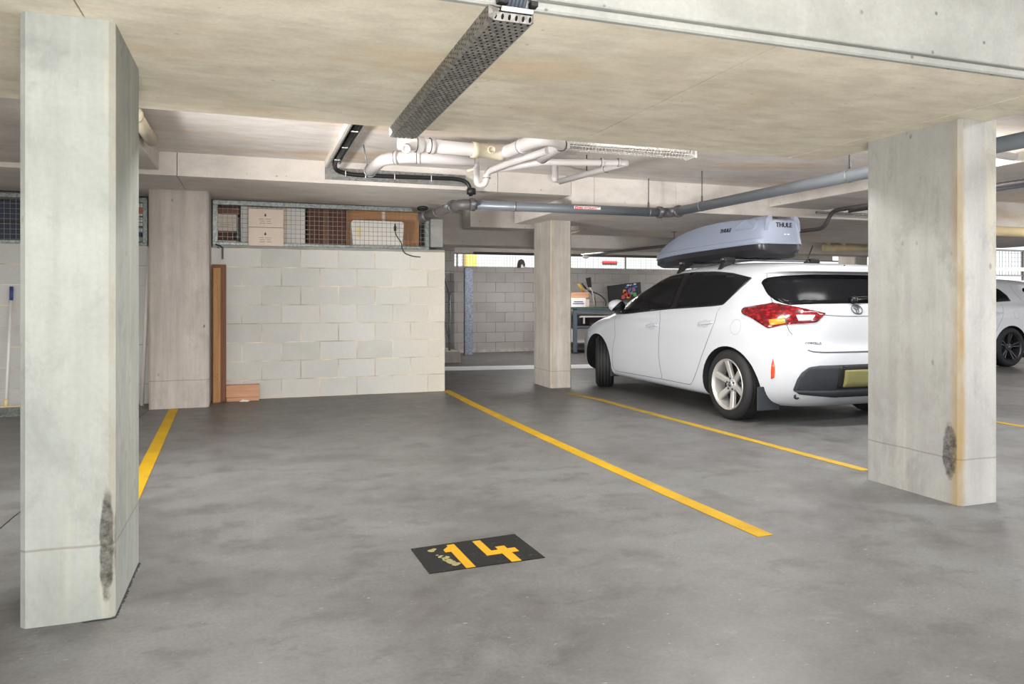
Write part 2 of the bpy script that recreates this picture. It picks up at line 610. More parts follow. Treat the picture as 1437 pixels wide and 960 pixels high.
column(3.345, 3.618, 8.175, 8.74, 2.01, M['column_slim'], 'slim concrete column between the block wall and the white car')
column(10.72, 11.02, 11.05, 11.5, ZS, M['column_old'], 'far concrete column behind the roof of the white car')

# block walls
struct('wall_back', MB().box(-7, 2.09, 8.33, 8.53, 0, 1.60), M['blocks'])
struct('trim_1', MB().box(-.40, 2.09, 8.327, 8.535, 1.60, 1.628, bevel=.004), M['edge_beam'])
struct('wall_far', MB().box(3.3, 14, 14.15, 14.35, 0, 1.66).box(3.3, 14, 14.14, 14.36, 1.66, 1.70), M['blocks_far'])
struct('wall_store', MB().box(-7, 2.0, 9.75, 9.85, 0, ZS).box(1.9, 2.0, 8.53, 9.75, 0, 1.6), M['plinth'])
struct('floor_store', MB().box(-7, 1.9, 8.53, 9.75, 1.5, 1.6), M['plinth'])
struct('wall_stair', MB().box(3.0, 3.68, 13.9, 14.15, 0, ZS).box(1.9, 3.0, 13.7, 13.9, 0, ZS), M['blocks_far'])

# painted lines
def strip(pts, w, z=.003):
    mb = MB()
    V = [Vector((p[0], p[1], 0)) for p in pts]
    L, R = [], []
    for i, p in enumerate(V):
        d = (V[min(i + 1, len(V) - 1)] - V[max(0, i - 1)]).normalized()
        s = Vector((-d.y, d.x, 0)) * w / 2
        L.append(p + s)
        R.append(p - s)
    for i in range(len(V) - 1):
        q = [L[i], L[i + 1], R[i + 1], R[i]]
        mb.prism([(a.x, a.y) for a in q], .0005, z)
    return mb


struct('floor_line', strip([(-.72, 7.83), (-.675, 6.4), (-.63, 5.0), (-.585, 3.6)], .082), M['yellow'], 'yellow bay line running from the wide column to behind the near left column', 'painted line')
struct('floor_line', strip([(2.119, 8.383), (2.1, 7.2), (2.1, 6.3), (2.11, 5.13), (2.125, 4.17), (2.14, 3.5), (2.165, 2.757)], .085), M['yellow'], 'long yellow bay line from the end of the block wall towards the camera', 'painted line')
struct('floor_line', strip([(3.37, 7.7), (3.46, 7.05), (3.475, 6.35), (3.5, 5.73), (3.52, 5.16), (3.54, 4.59), (3.555, 4.1), (3.58, 3.6)], .07), M['yellow_faded'], 'faded yellow bay line beside the white car', 'painted line')
struct('floor_line', strip([(2.12, 8.6), (2.13, 10.4)], .08), M['yellow_faded'])
struct('floor_line', strip([(6.0, 3.3), (6.06, 4.66), (6.1, 7.0)], .08), M['yellow_faded'])
struct('floor_line', strip([(1.2, 11.25), (3.0, 10.98), (8.4, 10.1)], .62), M['white_band'], 'broad white band across the floor in front of the far wall', 'painted line')  # plain white strip laid across the floor
ck = MB()
yy, prev = 2.76, None
for i in range(26):
    w = random.uniform(.003, .012)
    ck.prism([(-.434, yy), (-.434 + w, yy), (-.434 + random.uniform(.003, .012), yy + .021), (-.434, yy + .021)], .0006, .002)
    yy += .021
ck.prism([(-.52, 2.752), (-.434, 2.756), (-.43, 2.764), (-.5, 2.763), (-.53, 2.757)], .0006, .002)
struct('floor_crack', ck, M['black'])
struct('floor_joint', strip([(-.94, 7.83), (-1.1, 4.2), (-1.15, 1.0)], .006, .0012), M['black'])

# bay number
plate = thing('bay_number', 'black painted rectangle on the floor with a yellow number 14', 'floor marking', (.88, 2.97, 0))
cx0 = [(.632, 3.105), (.643, 2.803), (1.13, 2.822), (1.113, 3.148)]
part(plate, 'painted_panel', MB().prism(cx0[::-1], .0005, .003), M['black_paint'])


def pl(u, v):
    """u, v in 0..1 across the number panel (v up, seen from the bay's mouth)"""
    a, b, c, d = (Vector((p[0], p[1])) for p in (cx0[1], cx0[2], cx0[3], cx0[0]))
    return tuple((a * (1 - u) + b * u) * (1 - v) + (d * (1 - u) + c * u) * v)


def on_plate(polys, z0=.003, z1=.0045):
    mb = MB()
    for poly in polys:
        mb.prism([pl(*p) for p in poly], z0, z1)
    return mb


part(plate, 'digit', on_plate([[(.305, .0), (.385, .0), (.385, .93), (.315, .93), (.315, .87), (.255, .76), (.255, .66), (.305, .66)]]), M['number_yellow'])
part(plate, 'digit', on_plate([[(.70, .0), (.785, .0), (.785, .33), (.855, .33), (.855, .48), (.785, .48), (.785, .60), (.70, .60), (.70, .48), (.635, .48), (.635, .93), (.56, .93), (.56, .33), (.70, .33)]]), M['number_yellow'])
fl = MB()
for uc, vc, r in ((.155, .80, .035), (.18, .84, .025), (.19, .52, .035), (.215, .46, .045), (.225, .36, .04), (.235, .27, .045), (.255, .19, .04), (.2, .4, .02), (.17, .6, .012)):
    fl.prism([pl(uc + r * (.7 + .5 * random.random()) * math.cos(t * PI / 5), vc + 1.4 * r * (.7 + .5 * random.random()) * math.sin(t * PI / 5)) for t in range(10)], .003, .004)
pr_ = part(plate, 'paint_remnant', fl, M['old_paint'])
pr_['label'] = 'flaked pale yellow remnant of an older digit'
split_islands(pr_)

# ------------------------------------------------------------------ storage cages above the block wall
def wire_grid(x0, x1, y, z0, z1, pitch=.05, r=.0018):
    mb = MB()
    n = int((x1 - x0) / pitch)
    for i in range(n + 1):
        x = x0 + i * pitch
        mb.box(x - r, x + r, y - r, y + r, z0, z1)
    m = int((z1 - z0) / pitch)
    for j in range(m + 1):
        z = z0 + .02 + j * pitch
        if z < z1:
            mb.box(x0, x1, y - 3 * r, y - r, z - r, z + r)
    return mb


def cage(x0, x1, y, z0, z1, label, top_to=None):
    t = thing('storage_cage', label, 'wire mesh cage', ((x0 + x1) / 2, y, z0))
    part(t, 'rail', MB().box(x0, x1, y - .02, y + .02, z0, z0 + .042, bevel=.003), M['galv'])
    part(t, 'rail', MB().box(x0, top_to or x1, y - .02, y + .02, z1 - .05, z1, bevel=.003), M['galv'])
    part(t, 'post', MB().box(x0, x0 + .05, y - .018, y + .022, z0 + .042, z1 - .05, bevel=.003), M['galv'])
    part(t, 'post', MB().box(x1 - .045, x1, y - .018, y + .022, z0 + .042, z1 - (.05 if not top_to else .12), bevel=.003), M['galv'])
    part(t, 'wire_mesh', wire_grid(x0 + .05, x1 - .045, y - .01, z0 + .03, z1 - .02), M['wire'])
    return t


cage(-.405, 1.945, 8.505, 1.629, ZB, 'long galvanised wire mesh cage on top of the block wall, full of cartons', 1.74)
cage(-6.5, -1.03, 8.505, 1.601, ZB - .01, 'wire mesh cage on the block wall behind the near left column')


def carton(name, x0, x1, y0, y1, z0, z1, mat, label, cat='box', tape=None, group=None, lines=None):
    t = thing(name, label, cat, ((x0 + x1) / 2, (y0 + y1) / 2, z0), group)
    part(t, 'body', MB().box(x0, x1, y0, y1, z0, z1, bevel=.006, seg=2), mat)
    if tape:
        part(t, 'tape', MB().box(tape[0], tape[1], y0 - .0012, y0 + .002, tape[2], tape[3]), tape[4])
    if lines:
        mb = MB()
        for a, b, c, d in lines:
            mb.box(a, b, y0 - .001, y0 + .001, c, d)
        pm = part(t, 'printing', mb, M['print'])
        if len(lines) < 6:
            split_islands(pm)
    return t


for k, lab in ((0, 'lower of the two pale cartons with small dark printing stacked in front of the mesh'), (1, 'upper of the two pale cartons with small dark printing stacked in front of the mesh')):
    z = 1.6285 + k * .2
    ln = [(.125 + dx - w / 2, .125 + dx + w / 2, z + .085 - i * .022, z + .0885 - i * .022) for i, row in enumerate((((-.04, .05), (.03, .06)), ((-.03, .05), (.035, .04)), ((-.03, .06), (.04, .05)))) for dx, w in row]
    t = carton('wine_carton', -.047, .312, 8.334, 8.484, z, z + .197, M['carton_pale'], lab, lines=ln)
    em = MB().lathe([(0, 0), (.011, 0), (.011, .0015), (0, .0015)], (.125, 8.3325, z + .125), (0, 1, 0), 10).lathe([(0, 0), (.006, 0), (.006, .0015), (0, .0015)], (.125, 8.3325, z + .14), (0, 1, 0), 8)
    part(t, 'emblem', em, M['print'])
carton('carton', -.125, .55, 8.60, 9.2, 1.602, 2.075, M['carton_white'], 'large white carton behind the mesh and behind the two pale cartons', tape=(.30, .36, 1.605, 2.07, M['carton_pale']))
carton('carton', .575, 1.0, 8.62, 9.2, 1.602, 2.085, M['cardboard_dark'], 'dark brown carton behind the mesh beside the large white carton', tape=(.76, .80, 1.605, 2.08, M['timber_red']))
carton('carton', 1.02, 1.88, 8.74, 8.90, 1.602, 2.095, M['cardboard'], 'wide orange-brown flat carton standing behind the white case with the plug', tape=(1.43, 1.47, 1.605, 2.09, M['carton_pale']))
carton('carton', -.385, -.17, 8.62, 8.9, 1.602, 1.70, M['carton_white'], 'flat white carton lowest in the left corner of the cage')
carton('crate', -.37, -.19, 8.63, 8.88, 1.701, 1.80, M['cardboard_dark'], 'dark brown small crate between two pale boxes in the left corner of the cage')
carton('carton', -.385, -.165, 8.62, 8.9, 1.801, 1.985, M['carton_pale'], 'pale carton on the dark crate in the left corner of the cage', lines=[(-.34, -.22, 1.87, 1.874), (-.34, -.25, 1.85, 1.853)])
carton('timber_box', -.39, -.14, 8.62, 8.92, 1.986, 2.06, M['timber_red'], 'red brown wooden box topmost in the left corner of the cage')

case = thing('plastic_case', 'white rounded plastic case behind the mesh with a black plug hanging at its front', 'case', (1.355, 8.63, 1.602))
cb = MB()
pts = []
for cx, cz, a0 in ((1.62, 1.925, 0), (1.09, 1.925, 90), (1.09, 1.62, 180), (1.62, 1.62, 270)):
    for i in range(6):
        a = math.radians(a0 + i * 18)
        r = .035 if a0 < 180 else .015
        pts.append((cx + r * math.cos(a), cz + r * math.sin(a)))
cb.prism(pts, 8.545, 8.72, 'y')
part(case, 'shell', cb, M['white_plastic'])
part(case, 'tape', MB().box(1.115, 1.165, 8.543, 8.546, 1.76, 1.90), M['pvc_yellow'])
cord = thing('power_cord', 'black power cord with plug hanging through the mesh over the wall top', 'cord', (1.55, 8.49, 1.7))
part(cord, 'plug', MB().box(1.528, 1.556, 8.47, 8.492, 1.845, 1.90, bevel=.004).box(1.534, 1.55, 8.474, 8.49, 1.90, 1.925), M['black'])
part(cord, 'cable', MB().tube(smooth_path([(1.54, 8.48, 1.85), (1.548, 8.45, 1.79), (1.585, 8.32, 1.70), (1.59, 8.315, 1.63), (1.62, 8.315, 1.575), (1.72, 8.312, 1.545), (1.80, 8.315, 1.54)], .05), .0055, 8), M['cable'])
foil = MB()
b = bmesh.new()
bmesh.ops.create_icosphere(b, subdivisions=2, radius=1)
for v in b.verts:
    v.co *= random.uniform(.6, 1.1)
    v.co = Vector((1.80 + v.co.x * .075, 8.64 + v.co.y * .05, 1.635 + v.co.z * .034))
foil.add(b)
solo('plastic_bag', foil, M['white'], 'crumpled white plastic bag at the right corner of the cage floor', 'bag', (1.8, 8.64, 1.6))
# left cage contents
t = carton('crate', -2.9, -2.03, 8.6, 9.1, 1.602, 2.04, M['navy'], 'navy blue crate behind the mesh beside the near left column', 'crate')
part(t, 'rib', MB().box(-2.9, -2.03, 8.59, 8.602, 1.81, 1.84), M['black'])
t = carton('printed_carton', -1.32, -1.07, 8.58, 8.85, 1.765, 2.06, M['white'], 'white printed carton with an orange band seen between two columns', lines=[(-1.125, -1.085, 1.80, 1.825), (-1.125, -1.08, 1.86, 1.866), (-1.125, -1.09, 1.89, 1.896), (-1.12, -1.085, 1.915, 1.93)])
part(t, 'orange_band', MB().box(-1.13, -1.069, 8.578, 8.581, 1.95, 2.02), M['orange'])
part(t, 'blue_band', MB().box(-1.32, -1.132, 8.578, 8.581, 1.79, 2.05), M['blue'])
tub = thing('plastic_tub', 'white plastic tub with a blue lid under the printed carton', 'tub', (-1.06, 8.7, 1.602))
part(tub, 'body', MB().lathe([(0, 0), (.085, 0), (.095, .11), (0, .11)], (-1.165, 8.68, 1.602), (0, 0, 1), 20), M['white_plastic'])
part(tub, 'lid', MB().lathe([(0, .11), (.1, .11), (.1, .155), (.0, .155)], (-1.165, 8.68, 1.602), (0, 0, 1), 20), M['blue'])
part(tub, 'printing', MB().box(-1.18, -1.10, 8.583, 8.592, 1.63, 1.665), M['print'])

# ------------------------------------------------------------------ things along the block wall
def rough_plank(x0, x1, y0, y1, z0, z1, ragged=True):
    mb = MB()
    mb.box(x0, x1, y0, y1, z0, z1, bevel=.004)
    if ragged:
        for v in mb.bm.verts:
            if v.co.z > z1 - .01:
                v.co.z += random.uniform(-.02, .006)
    return mb


pk = thing('timber_plank', 'light brown timber plank with nail holes standing in the corner by the wide column', 'plank', (-.345, 8.17, 0))
part(pk, 'board', rough_plank(-.385, -.312, 8.155, 8.195, 0, 1.385), M['timber'])
nh = MB()
for z in (1.16, 1.24, 1.08, .29, .24, .27):
    nh.lathe([(0, 0), (.004, 0), (.004, .002), (0, .002)], (-.35 + random.uniform(-.015, .012), 8.1535, z), (0, 1, 0), 8)
split_islands(part(pk, 'nail_hole', nh, M['print']))
solo('timber_plank', rough_plank(-.40, -.262, 8.215, 8.26, 0, 1.418, False), M['timber_red'], 'dark red-brown timber plank standing behind the light brown plank', 'plank', (-.33, 8.24, 0))
oc = thing('timber_offcut', 'short pinkish timber offcut lying on the floor against the planks', 'timber', (-.1, 8.24, 0))
part(oc, 'block', MB().box(-.262, .066, 8.2, 8.29, .038, .168, bevel=.004), M['timber_offcut'])
part(oc, 'batten', MB().box(-.258, .062, 8.195, 8.29, 0, .037, bevel=.003), M['timber_offcut'])
solo('paper_scrap', MB().tri([(-.13, 8.13, .004), (-.05, 8.10, .004), (-.03, 8.13, .012), (-.1, 8.16, .02), (-.13, 8.13, .007), (-.05, 8.10, .007), (-.03, 8.13, .015), (-.1, 8.16, .023)], [(0, 3, 2, 1), (4, 5, 6, 7), (0, 1, 5, 4), (1, 2, 6, 5), (2, 3, 7, 6), (3, 0, 4, 7)]),
     M['white'], 'small white paper scrap on the floor in front of the timber offcut', 'scrap', (-.08, 8.13, 0))
br = MB()
br.box(-.345, -.335, 8.19, 8.327, 1.592, 1.60).box(-.308, -.29, 8.30, 8.329, 1.48, 1.60)
br.tube([(-.30, 8.315, 1.60), (-.32, 8.24, 1.612), (-.36, 8.19, 1.622)], .007, 8)
solo('shelf_bracket', br, M['black'], 'small black metal bracket fixed at the top left corner of the block wall', 'bracket', (-.30, 8.32, 1.48))

bm_ = thing('broom', 'white handled broom leaning on the wall left of the near column', 'broom', (-2.15, 8.0, 0))
part(bm_, 'handle', MB().tube([(-2.148, 7.985, .10), (-2.187, 8.29, 1.05)], .0125, 12), M['white'])
part(bm_, 'grip', MB().tube([(-2.187, 8.29, 1.05), (-2.191, 8.311, 1.18)], .016, 12), M['blue'])
part(bm_, 'head', MB().box(-2.24, -1.98, 7.95, 8.0, .045, .075, bevel=.008).tube([(-2.147, 7.975, .07), (-2.149, 7.985, .14)], .02, 10), M['pvc_yellow'])
bb = MB()
for i in range(22):
    x = -2.235 + i * .0115
    bb.tri([(x, 7.952, .047), (x + .011, 7.952, .047), (x + .011, 7.998, .047), (x, 7.998, .047), (x - .004, 7.945, .0), (x + .012, 7.945, .0), (x + .012, 8.005, .0), (x - .004, 8.005, .0)],
           [(0, 1, 2, 3), (4, 7, 6, 5), (0, 4, 5, 1), (1, 5, 6, 2), (2, 6, 7, 3), (3, 7, 4, 0)])
part(bm_, 'bristles', bb, M['white'])
solo('dustpan', MB().tri([(-2.2, 7.78, .002), (-1.98, 7.80, .002), (-1.98, 7.93, .03), (-2.2, 7.92, .03), (-2.2, 7.78, .006), (-1.98, 7.80, .006), (-1.98, 7.93, .07), (-2.2, 7.92, .07)],
                         [(0, 3, 2, 1), (4, 5, 6, 7), (0, 1, 5, 4), (1, 2, 6, 5), (2, 3, 7, 6), (3, 0, 4, 7)]), M['galv'], 'grey dustpan lying on the floor under the broom', 'dustpan', (-2.1, 7.86, 0))
solo('plastic_pole', MB().tube([(-1.045, 8.19, .0), (-.99, 8.31, 1.585)], .018, 12), M['white_plastic'], 'white plastic pole leaning on the wall between the two left columns', 'pole', (-1.03, 8.2, 0))

# ------------------------------------------------------------------ overhead services
# perforated cable tray under the drop band
def holes_plate(o, u, v, nu, nv, ku=.32, kv=.30, stagger=True, skip=None):
    """sheet with oval slots: o corner, u and v edge vectors"""
    mb = MB()
    o, u, v = Vector(o), Vector(u), Vector(v)
    du, dv = u / nu, v / nv
    for j in range(nv):
        for i in range(nu):
            c0 = o + du * i + dv * j
            ring_o = [c0, c0 + du * .5, c0 + du, c0 + du + dv * .5, c0 + du + dv, c0 + du * .5 + dv, c0 + dv, c0 + dv * .5]
            if stagger and (i + j) % 2:
                mb.tri([ring_o[0], ring_o[2], ring_o[4], ring_o[6]], [(0, 1, 2, 3)])
                continue
            m = c0 + du * .5 + dv * .5
            ring_i = [m + du * ku * 1.25 * math.cos(a) + dv * kv * 1.25 * math.sin(a) for a in [math.radians(225 + 45 * q) for q in range(8)]]
            mb.tri(ring_o + ring_i, [(q, (q + 1) % 8, 8 + (q + 1) % 8, 8 + q) for q in range(8)])
    bmesh.ops.remove_doubles(mb.bm, verts=mb.bm.verts[:], dist=1e-5)
    return mb


ct = thing('cable_tray', 'long perforated steel cable tray under the beige soffit, running away from the camera', 'cable tray', (.77, 3.1, 1.93))
X0, X1, Y0, Y1, Z0, Z1 = .695, .845, 2.20, 3.985, 1.932, 1.984
part(ct, 'bottom_plate', holes_plate((X0 + .012, Y0, Z0), (X1 - X0 - .024, 0, 0), (0, Y1 - Y0, 0), 11, 69, .34, .22), M['tray'])
part(ct, 'side_plate', holes_plate((X0, Y0 + .01, Z0 + .008), (0, Y1 - Y0, 0), (0, 0, Z1 - Z0 - .008), 69, 5, .22, .34), M['tray'])
part(ct, 'side_plate', holes_plate((X1, Y0 + .01, Z0 + .008), (0, Y1 - Y0, 0), (0, 0, Z1 - Z0 - .008), 69, 5, .22, .34), M['tray'])
part(ct, 'dark_infill', MB().box(X0 + .004, X1 - .004, Y0 + .02, Y1 - .002, Z0 + .006, Z1 - .004), M['black'])  # black infill as cables and painted-in shade behind the holes
part(ct, 'corner_fold', MB().tri([(X0, Y0, Z0 + .008), (X0 + .012, Y0, Z0), (X0 + .012, Y1, Z0), (X0, Y1, Z0 + .008)], [(0, 1, 2, 3)]), M['tray'])
part(ct, 'corner_fold', MB().tri([(X1, Y0, Z0 + .008), (X1 - .012, Y0, Z0), (X1 - .012, Y1, Z0), (X1, Y1, Z0 + .008)], [(0, 1, 2, 3)]), M['tray'])
part(ct, 'end_lip', holes_plate((X0 + .012, Y0, Z0), (X1 - X0 - .024, 0, 0), (0, -.012, .022), 11, 1, .34, .30).tri([(X0 + .012, Y0, Z0), (X0, Y0 + .01, Z0 + .008), (X0, Y0 + .01, Z0 + .05), (X0 + .012, Y0 - .012, Z0 + .04), (X0 + .03, Y0 - .014, Z0 + .03)], [(0, 1, 2, 3, 4)]).tri([(X1 - .012, Y0, Z0), (X1, Y0 + .01, Z0 + .008), (X1, Y0 + .01, Z0 + .05), (X1 - .012, Y0 - .012, Z0 + .04)], [(0, 1, 2, 3)]), M['tray'])
cbs = thing('cable_bundle', 'bundle of dark grey cables dropping down the beam face into the perforated tray', 'cables', (.78, 2.17, 2.0))
for i in range(5):
    x = .755 + i * .0125
    part(cbs, 'cable', MB().tube(smooth_path([(x, 2.160 - (i % 2) * .004, 2.75), (x, 2.160 - (i % 2) * .004, 2.02), (x, 2.20, 1.968), (x, 2.26, 1.966)], .03), .0068, 8), M['conduit'])
part(cbs, 'clamp_tube', MB().tube([(.728, 2.178, 1.9625), (.83, 2.178, 1.9625)], .0075, 12), M['white'])
bk = thing('cable_bracket', 'galvanised steel channels on the beam face either side of the dark cables', 'bracket', (.78, 2.18, 2.0))
for x0, x1 in ((.715, .745), (.822, .842)):
    part(bk, 'channel', MB().box(x0, x1, 2.166, 2.19, 1.992, 2.6, bevel=.002).box(x0 + .004, x1 - .004, 2.163, 2.168, 2.01, 2.03), M['galv'])
    part(bk, 'rubber_end', MB().box(x0 - .002, x1 + .002, 2.162, 2.19, 1.975, 1.993, bevel=.002), M['black'])

# dark perforated tray with black cable under the slab and along the beam
t2 = thing('cable_tray', 'dark perforated tray with a black cable under the slab, turning along the beam', 'cable tray', (.7, 5.5, 2.25))
part(t2, 'slab_channel', MB().box(.635, .645, 3.99, 6.93, 2.255, ZS).box(.735, .742, 3.99, 6.80, 2.27, ZS).box(.645, .735, 3.99, 6.93, ZS - .012, ZS), M['galv_dark'])
part(t2, 'lit_side_strip', MB().box(.618, .636, 3.99, 6.94, 2.262, ZS), M['beam'])  # pale strip paints in the tray's lit left side
part(t2, 'beam_channel', holes_plate((.62, 6.944, 2.155), (1.33, 0, 0), (0, 0, .11), 133, 11, .3, .3), M['galv_dark'])
part(t2, 'backing', MB().box(.62, 1.95, 6.945, 6.95, 2.155, 2.265), M['black'])
cpath = smooth_path([(.69, 3.99, 2.285), (.69, 6.75, 2.285), (.705, 6.915, 2.235), (.85, 6.92, 2.205), (1.3, 6.92, 2.21), (1.86, 6.92, 2.222), (1.975, 6.915, 2.19), (1.995, 6.91, 2.06)], .09, 6)
part(t2, 'cable', MB().tube(cpath, .02, 12), M['cable'])
cl = MB()
for y in (4.25, 4.8, 5.4, 6.0, 6.55):
    cl.box(.665, .715, y - .004, y + .004, 2.262, 2.268)
for x in (.80, .98, 1.25, 1.6):
    cl.box(x - .003, x + .003, 6.895, 6.90, 2.18, 2.235)
split_islands(part(t2, 'cable_tie', cl, M['white']))
part(t2, 'cable_gland', MB().lathe([(0, 0), (.045, 0), (.045, .05), (.035, .06), (0, .06)], (1.995, 6.90, 2.075), (0, 0, 1), 14), M['black'])


def pipe(root, name, path, r, mat, rad=.08, n=16, fittings=(), fit_mat=None, label=None):
    p = part(root, name, MB().tube(smooth_path(path, rad), r, n), mat)
    if label:
        p['label'] = label
    for c, d, w, rr in fittings:
        if rr < .1 and fit_mat is not M['pvc_yellow'] and mat is M['pvc']:
            part(root, 'joint_ring', MB().lathe([(r, -w / 2 - .004), (rr * 1.02, -w / 2 - .004), (rr * 1.02, -w / 2), (r, -w / 2)], c, d, n, True), M['print'])
        part(root, 'coupling', MB().lathe([(0, -w / 2), (rr, -w / 2), (rr * 1.03, -w / 2 + .006), (rr * 1.03, w / 2 - .006), (rr, w / 2), (0, w / 2)], c, d, n), fit_mat or mat)
    return p


d1 = thing('drain_pipe', 'large white pvc drain pipe with couplings and an elbow under the slab', 'pipe', (1.5, 5.15, 2.14))
pipe(d1, 'pipe', [(.95, 5.09, 2.14), (1.755, 5.17, 2.14), (1.845, 4.80, 2.16), (1.92, 4.72, 2.165), (2.06, 4.82, 2.165), (2.04, 5.16, 2.12)], .048, M['pvc'], .09, 18,
     [((1.19, 5.115, 2.14), (1, .1, 0), .03, .056), ((1.10, 5.105, 2.14), (1, .1, 0), .05, .055), ((1.81, 4.95, 2.15), (.25, -1, 0), .02, .054), ((2.055, 4.86, 2.16), (-.1, 1, -.05), .03, .054)], M['pvc'])
part(d1, 'inspection_tee', MB().lathe([(0, -.13), (.058, -.13), (.058, -.09), (.054, -.085), (.054, .085), (.058, .09), (.058, .13), (0, .13)], (1.62, 5.158, 2.14), (1, .1, 0), 20)
     .lathe([(0, 0), (.03, 0), (.03, .07), (.02, .07), (.02, .06), (0, .06)], (1.63, 5.158, 2.145), (-.05, -1, -.1), 14), M['pvc_cream'])['label'] = 'cream inspection fitting with a round cap'
part(d1, 'end_cap', MB().lathe([(0, 0), (.032, 0), (.034, .03), (.026, .035), (.02, .02), (0, .02)], (1.0, 5.06, 2.105), (-.3, -.8, -.5), 16), M['pvc'])
d2 = thing('drain_pipe', 'white pvc drain pipe with a bent left end passing below the large one', 'pipe', (1.1, 5.5, 2.1))
pipe(d2, 'pipe', [(.905, 6.14, 2.11), (.925, 5.58, 2.115), (1.12, 5.42, 2.115), (1.55, 5.265, 2.085)], .045, M['pvc'], .12, 18,
     [((1.01, 5.495, 2.115), (1, -.6, 0), .02, .05), ((1.16, 5.405, 2.113), (1, -.3, 0), .025, .05)])
part(d2, 'hanger', MB().lathe([(.045, -.008), (.053, -.008), (.053, .008), (.045, .008)], (.905, 6.10, 2.11), (0, 1, 0), 18, True).tube([(.88, 6.10, 2.15), (.85, 6.10, ZS)], .006, 8), M['galv'])
d3 = thing('trap_pipe', 'thin white pvc pipe with a hanging u-shaped trap in front of the beam', 'pipe', (1.7, 5.7, 2.0))
pipe(d3, 'trap', [(1.565, 5.30, 2.10), (1.66, 5.60, 2.10), (1.70, 5.72, 2.06), (1.705, 5.74, 1.985), (1.775, 5.73, 1.985), (1.785, 5.70, 2.09), (1.86, 5.45, 2.11), (2.0, 4.95, 2.13)], .026, M['pvc'], .045, 14,
     [((1.782, 5.715, 2.05), (0, 0, 1), .02, .031)])
part(d3, 'hose_stub', MB().tube([(1.66, 5.62, 2.09), (1.605, 5.66, 2.075)], .013, 10), M['pvc_cream'])
d4 = thing('waste_pipe', 'long thin white pvc waste pipe with an elbow turning back to the beam', 'pipe', (2.5, 5.4, 2.14))
pipe(d4, 'pipe', [(1.80, 5.72, 2.10), (2.15, 5.42, 2.14), (2.83, 5.28, 2.15), (2.68, 6.32, 2.15)], .028, M['pvc'], .05, 14,
     [((2.62, 5.32, 2.148), (1, -.18, 0), .02, .033), ((2.755, 5.295, 2.15), (1, -.18, 0), .015, .033), ((2.785, 5.6, 2.15), (-.15, 1, 0), .02, .032)])
part(d4, 'stub', MB().lathe([(0, 0), (.035, 0), (.035, .05), (.03, .055), (.03, .17), (0, .17)], (2.655, 6.38, 2.15), (0, 0, 1), 14), M['pvc'])
part(d4, 'hanger', MB().tube([(2.745, 5.88, 2.17), (2.745, 5.88, ZS)], .005, 8), M['black'])
d5 = thing('drain_pipe', 'cream pvc pipe end beside the dropped beam behind the near left column', 'pipe', (-.70, 5.3, 2.12))
pipe(d5, 'pipe', [(-.70, 5.12, 2.215), (-.70, 6.0, 2.225)], .045, M['pvc_cream'], .05, 16, [((-.70, 5.16, 2.215), (0, 1, 0), .04, .052)])

# caged fluorescent batten
lt = thing('ceiling_light', 'caged fluorescent batten under the slab beside the white drain pipes', 'light', (2.7, 4.99, 2.2))
part(lt, 'batten', MB().box(2.14, 3.235, 4.95, 5.03, 2.245, ZS, bevel=.004), M['white_steel'])
part(lt, 'tube', MB().tube([(2.17, 4.99, 2.215), (3.20, 4.99, 2.215)], .016, 12), M['lamp_off'])
part(lt, 'end_cap', MB().box(3.21, 3.235, 4.92, 5.06, 2.15, 2.262, bevel=.004), M['white_steel'])
part(lt, 'end_cap', MB().box(2.14, 2.165, 4.92, 5.06, 2.15, 2.262, bevel=.004), M['white_steel'])
wg = MB()
for i in range(40):
    x = 2.165 + i * .0268
    wg.tube([(x, 4.92, 2.262), (x, 4.92, 2.18), (x, 4.945, 2.155), (x, 5.035, 2.155), (x, 5.06, 2.18), (x, 5.06, 2.262)], .0017, 5)
for y, z in ((4.92, 2.255), (4.92, 2.215), (4.925, 2.172), (4.965, 2.155), (5.01, 2.155), (5.055, 2.172), (5.06, 2.215)):
    wg.box(2.14, 3.235, y - .002, y + .002, z - .002, z + .002)
part(lt, 'wire_guard', wg, M['white_steel'])


# fire hydrant main
hy = thing('hydrant_pipe', 'grey steel fire hydrant pipe crossing below the beams then turning towards the camera', 'pipe', (3, 6.86, 1.975))
HZ = 1.972
pipe(hy, 'pipe', [(1.995, 6.88, HZ), (4.03, 6.83, HZ)], .047, M['hydrant'], .05, 22)
pipe(hy, 'pipe', [(4.16, 6.70, HZ), (4.165, 1.6, HZ)], .047, M['hydrant'], .05, 22)
pipe(hy, 'elbow', [(4.02, 6.83, HZ), (4.145, 6.825, HZ), (4.16, 6.69, HZ)], .05, M['hydrant_dark'], .09, 20)
pipe(hy, 'elbow', [(2.0, 6.88, HZ), (1.90, 6.89, HZ), (1.855, 7.05, HZ)], .052, M['hydrant_dark'], .09, 20)
pipe(hy, 'pipe', [(1.86, 7.03, HZ), (1.80, 7.93, HZ)], .047, M['hydrant_dark'], .05, 20)
for c, d in (((2.0, 6.88, HZ), (1, 0, 0)), ((1.855, 7.06, HZ), (-.1, 1, 0)), ((4.03, 6.83, HZ), (1, 0, 0)), ((4.16, 6.68, HZ), (0, 1, 0))):
    cp = part(hy, 'coupling', MB().lathe([(0, -.025), (.056, -.025), (.062, -.02), (.062, .02), (.056, .025), (0, .025)], c, d, 20), M['hydrant_dark'])
    dv = Vector(d).normalized()
    s = Vector((dv.y, -dv.x, 0))
    bl = MB()
    for sg in (1, -1):
        q = Vector(c) + s * .066 * sg
        bl.lathe([(0, -.032), (.007, -.032), (.007, -.022), (.02, -.022), (.024, 0), (.02, .022), (.007, .022), (.007, .032), (0, .032)], q, dv, 8)
    split_islands(part(hy, 'bolt', bl, M['hydrant'], cp))
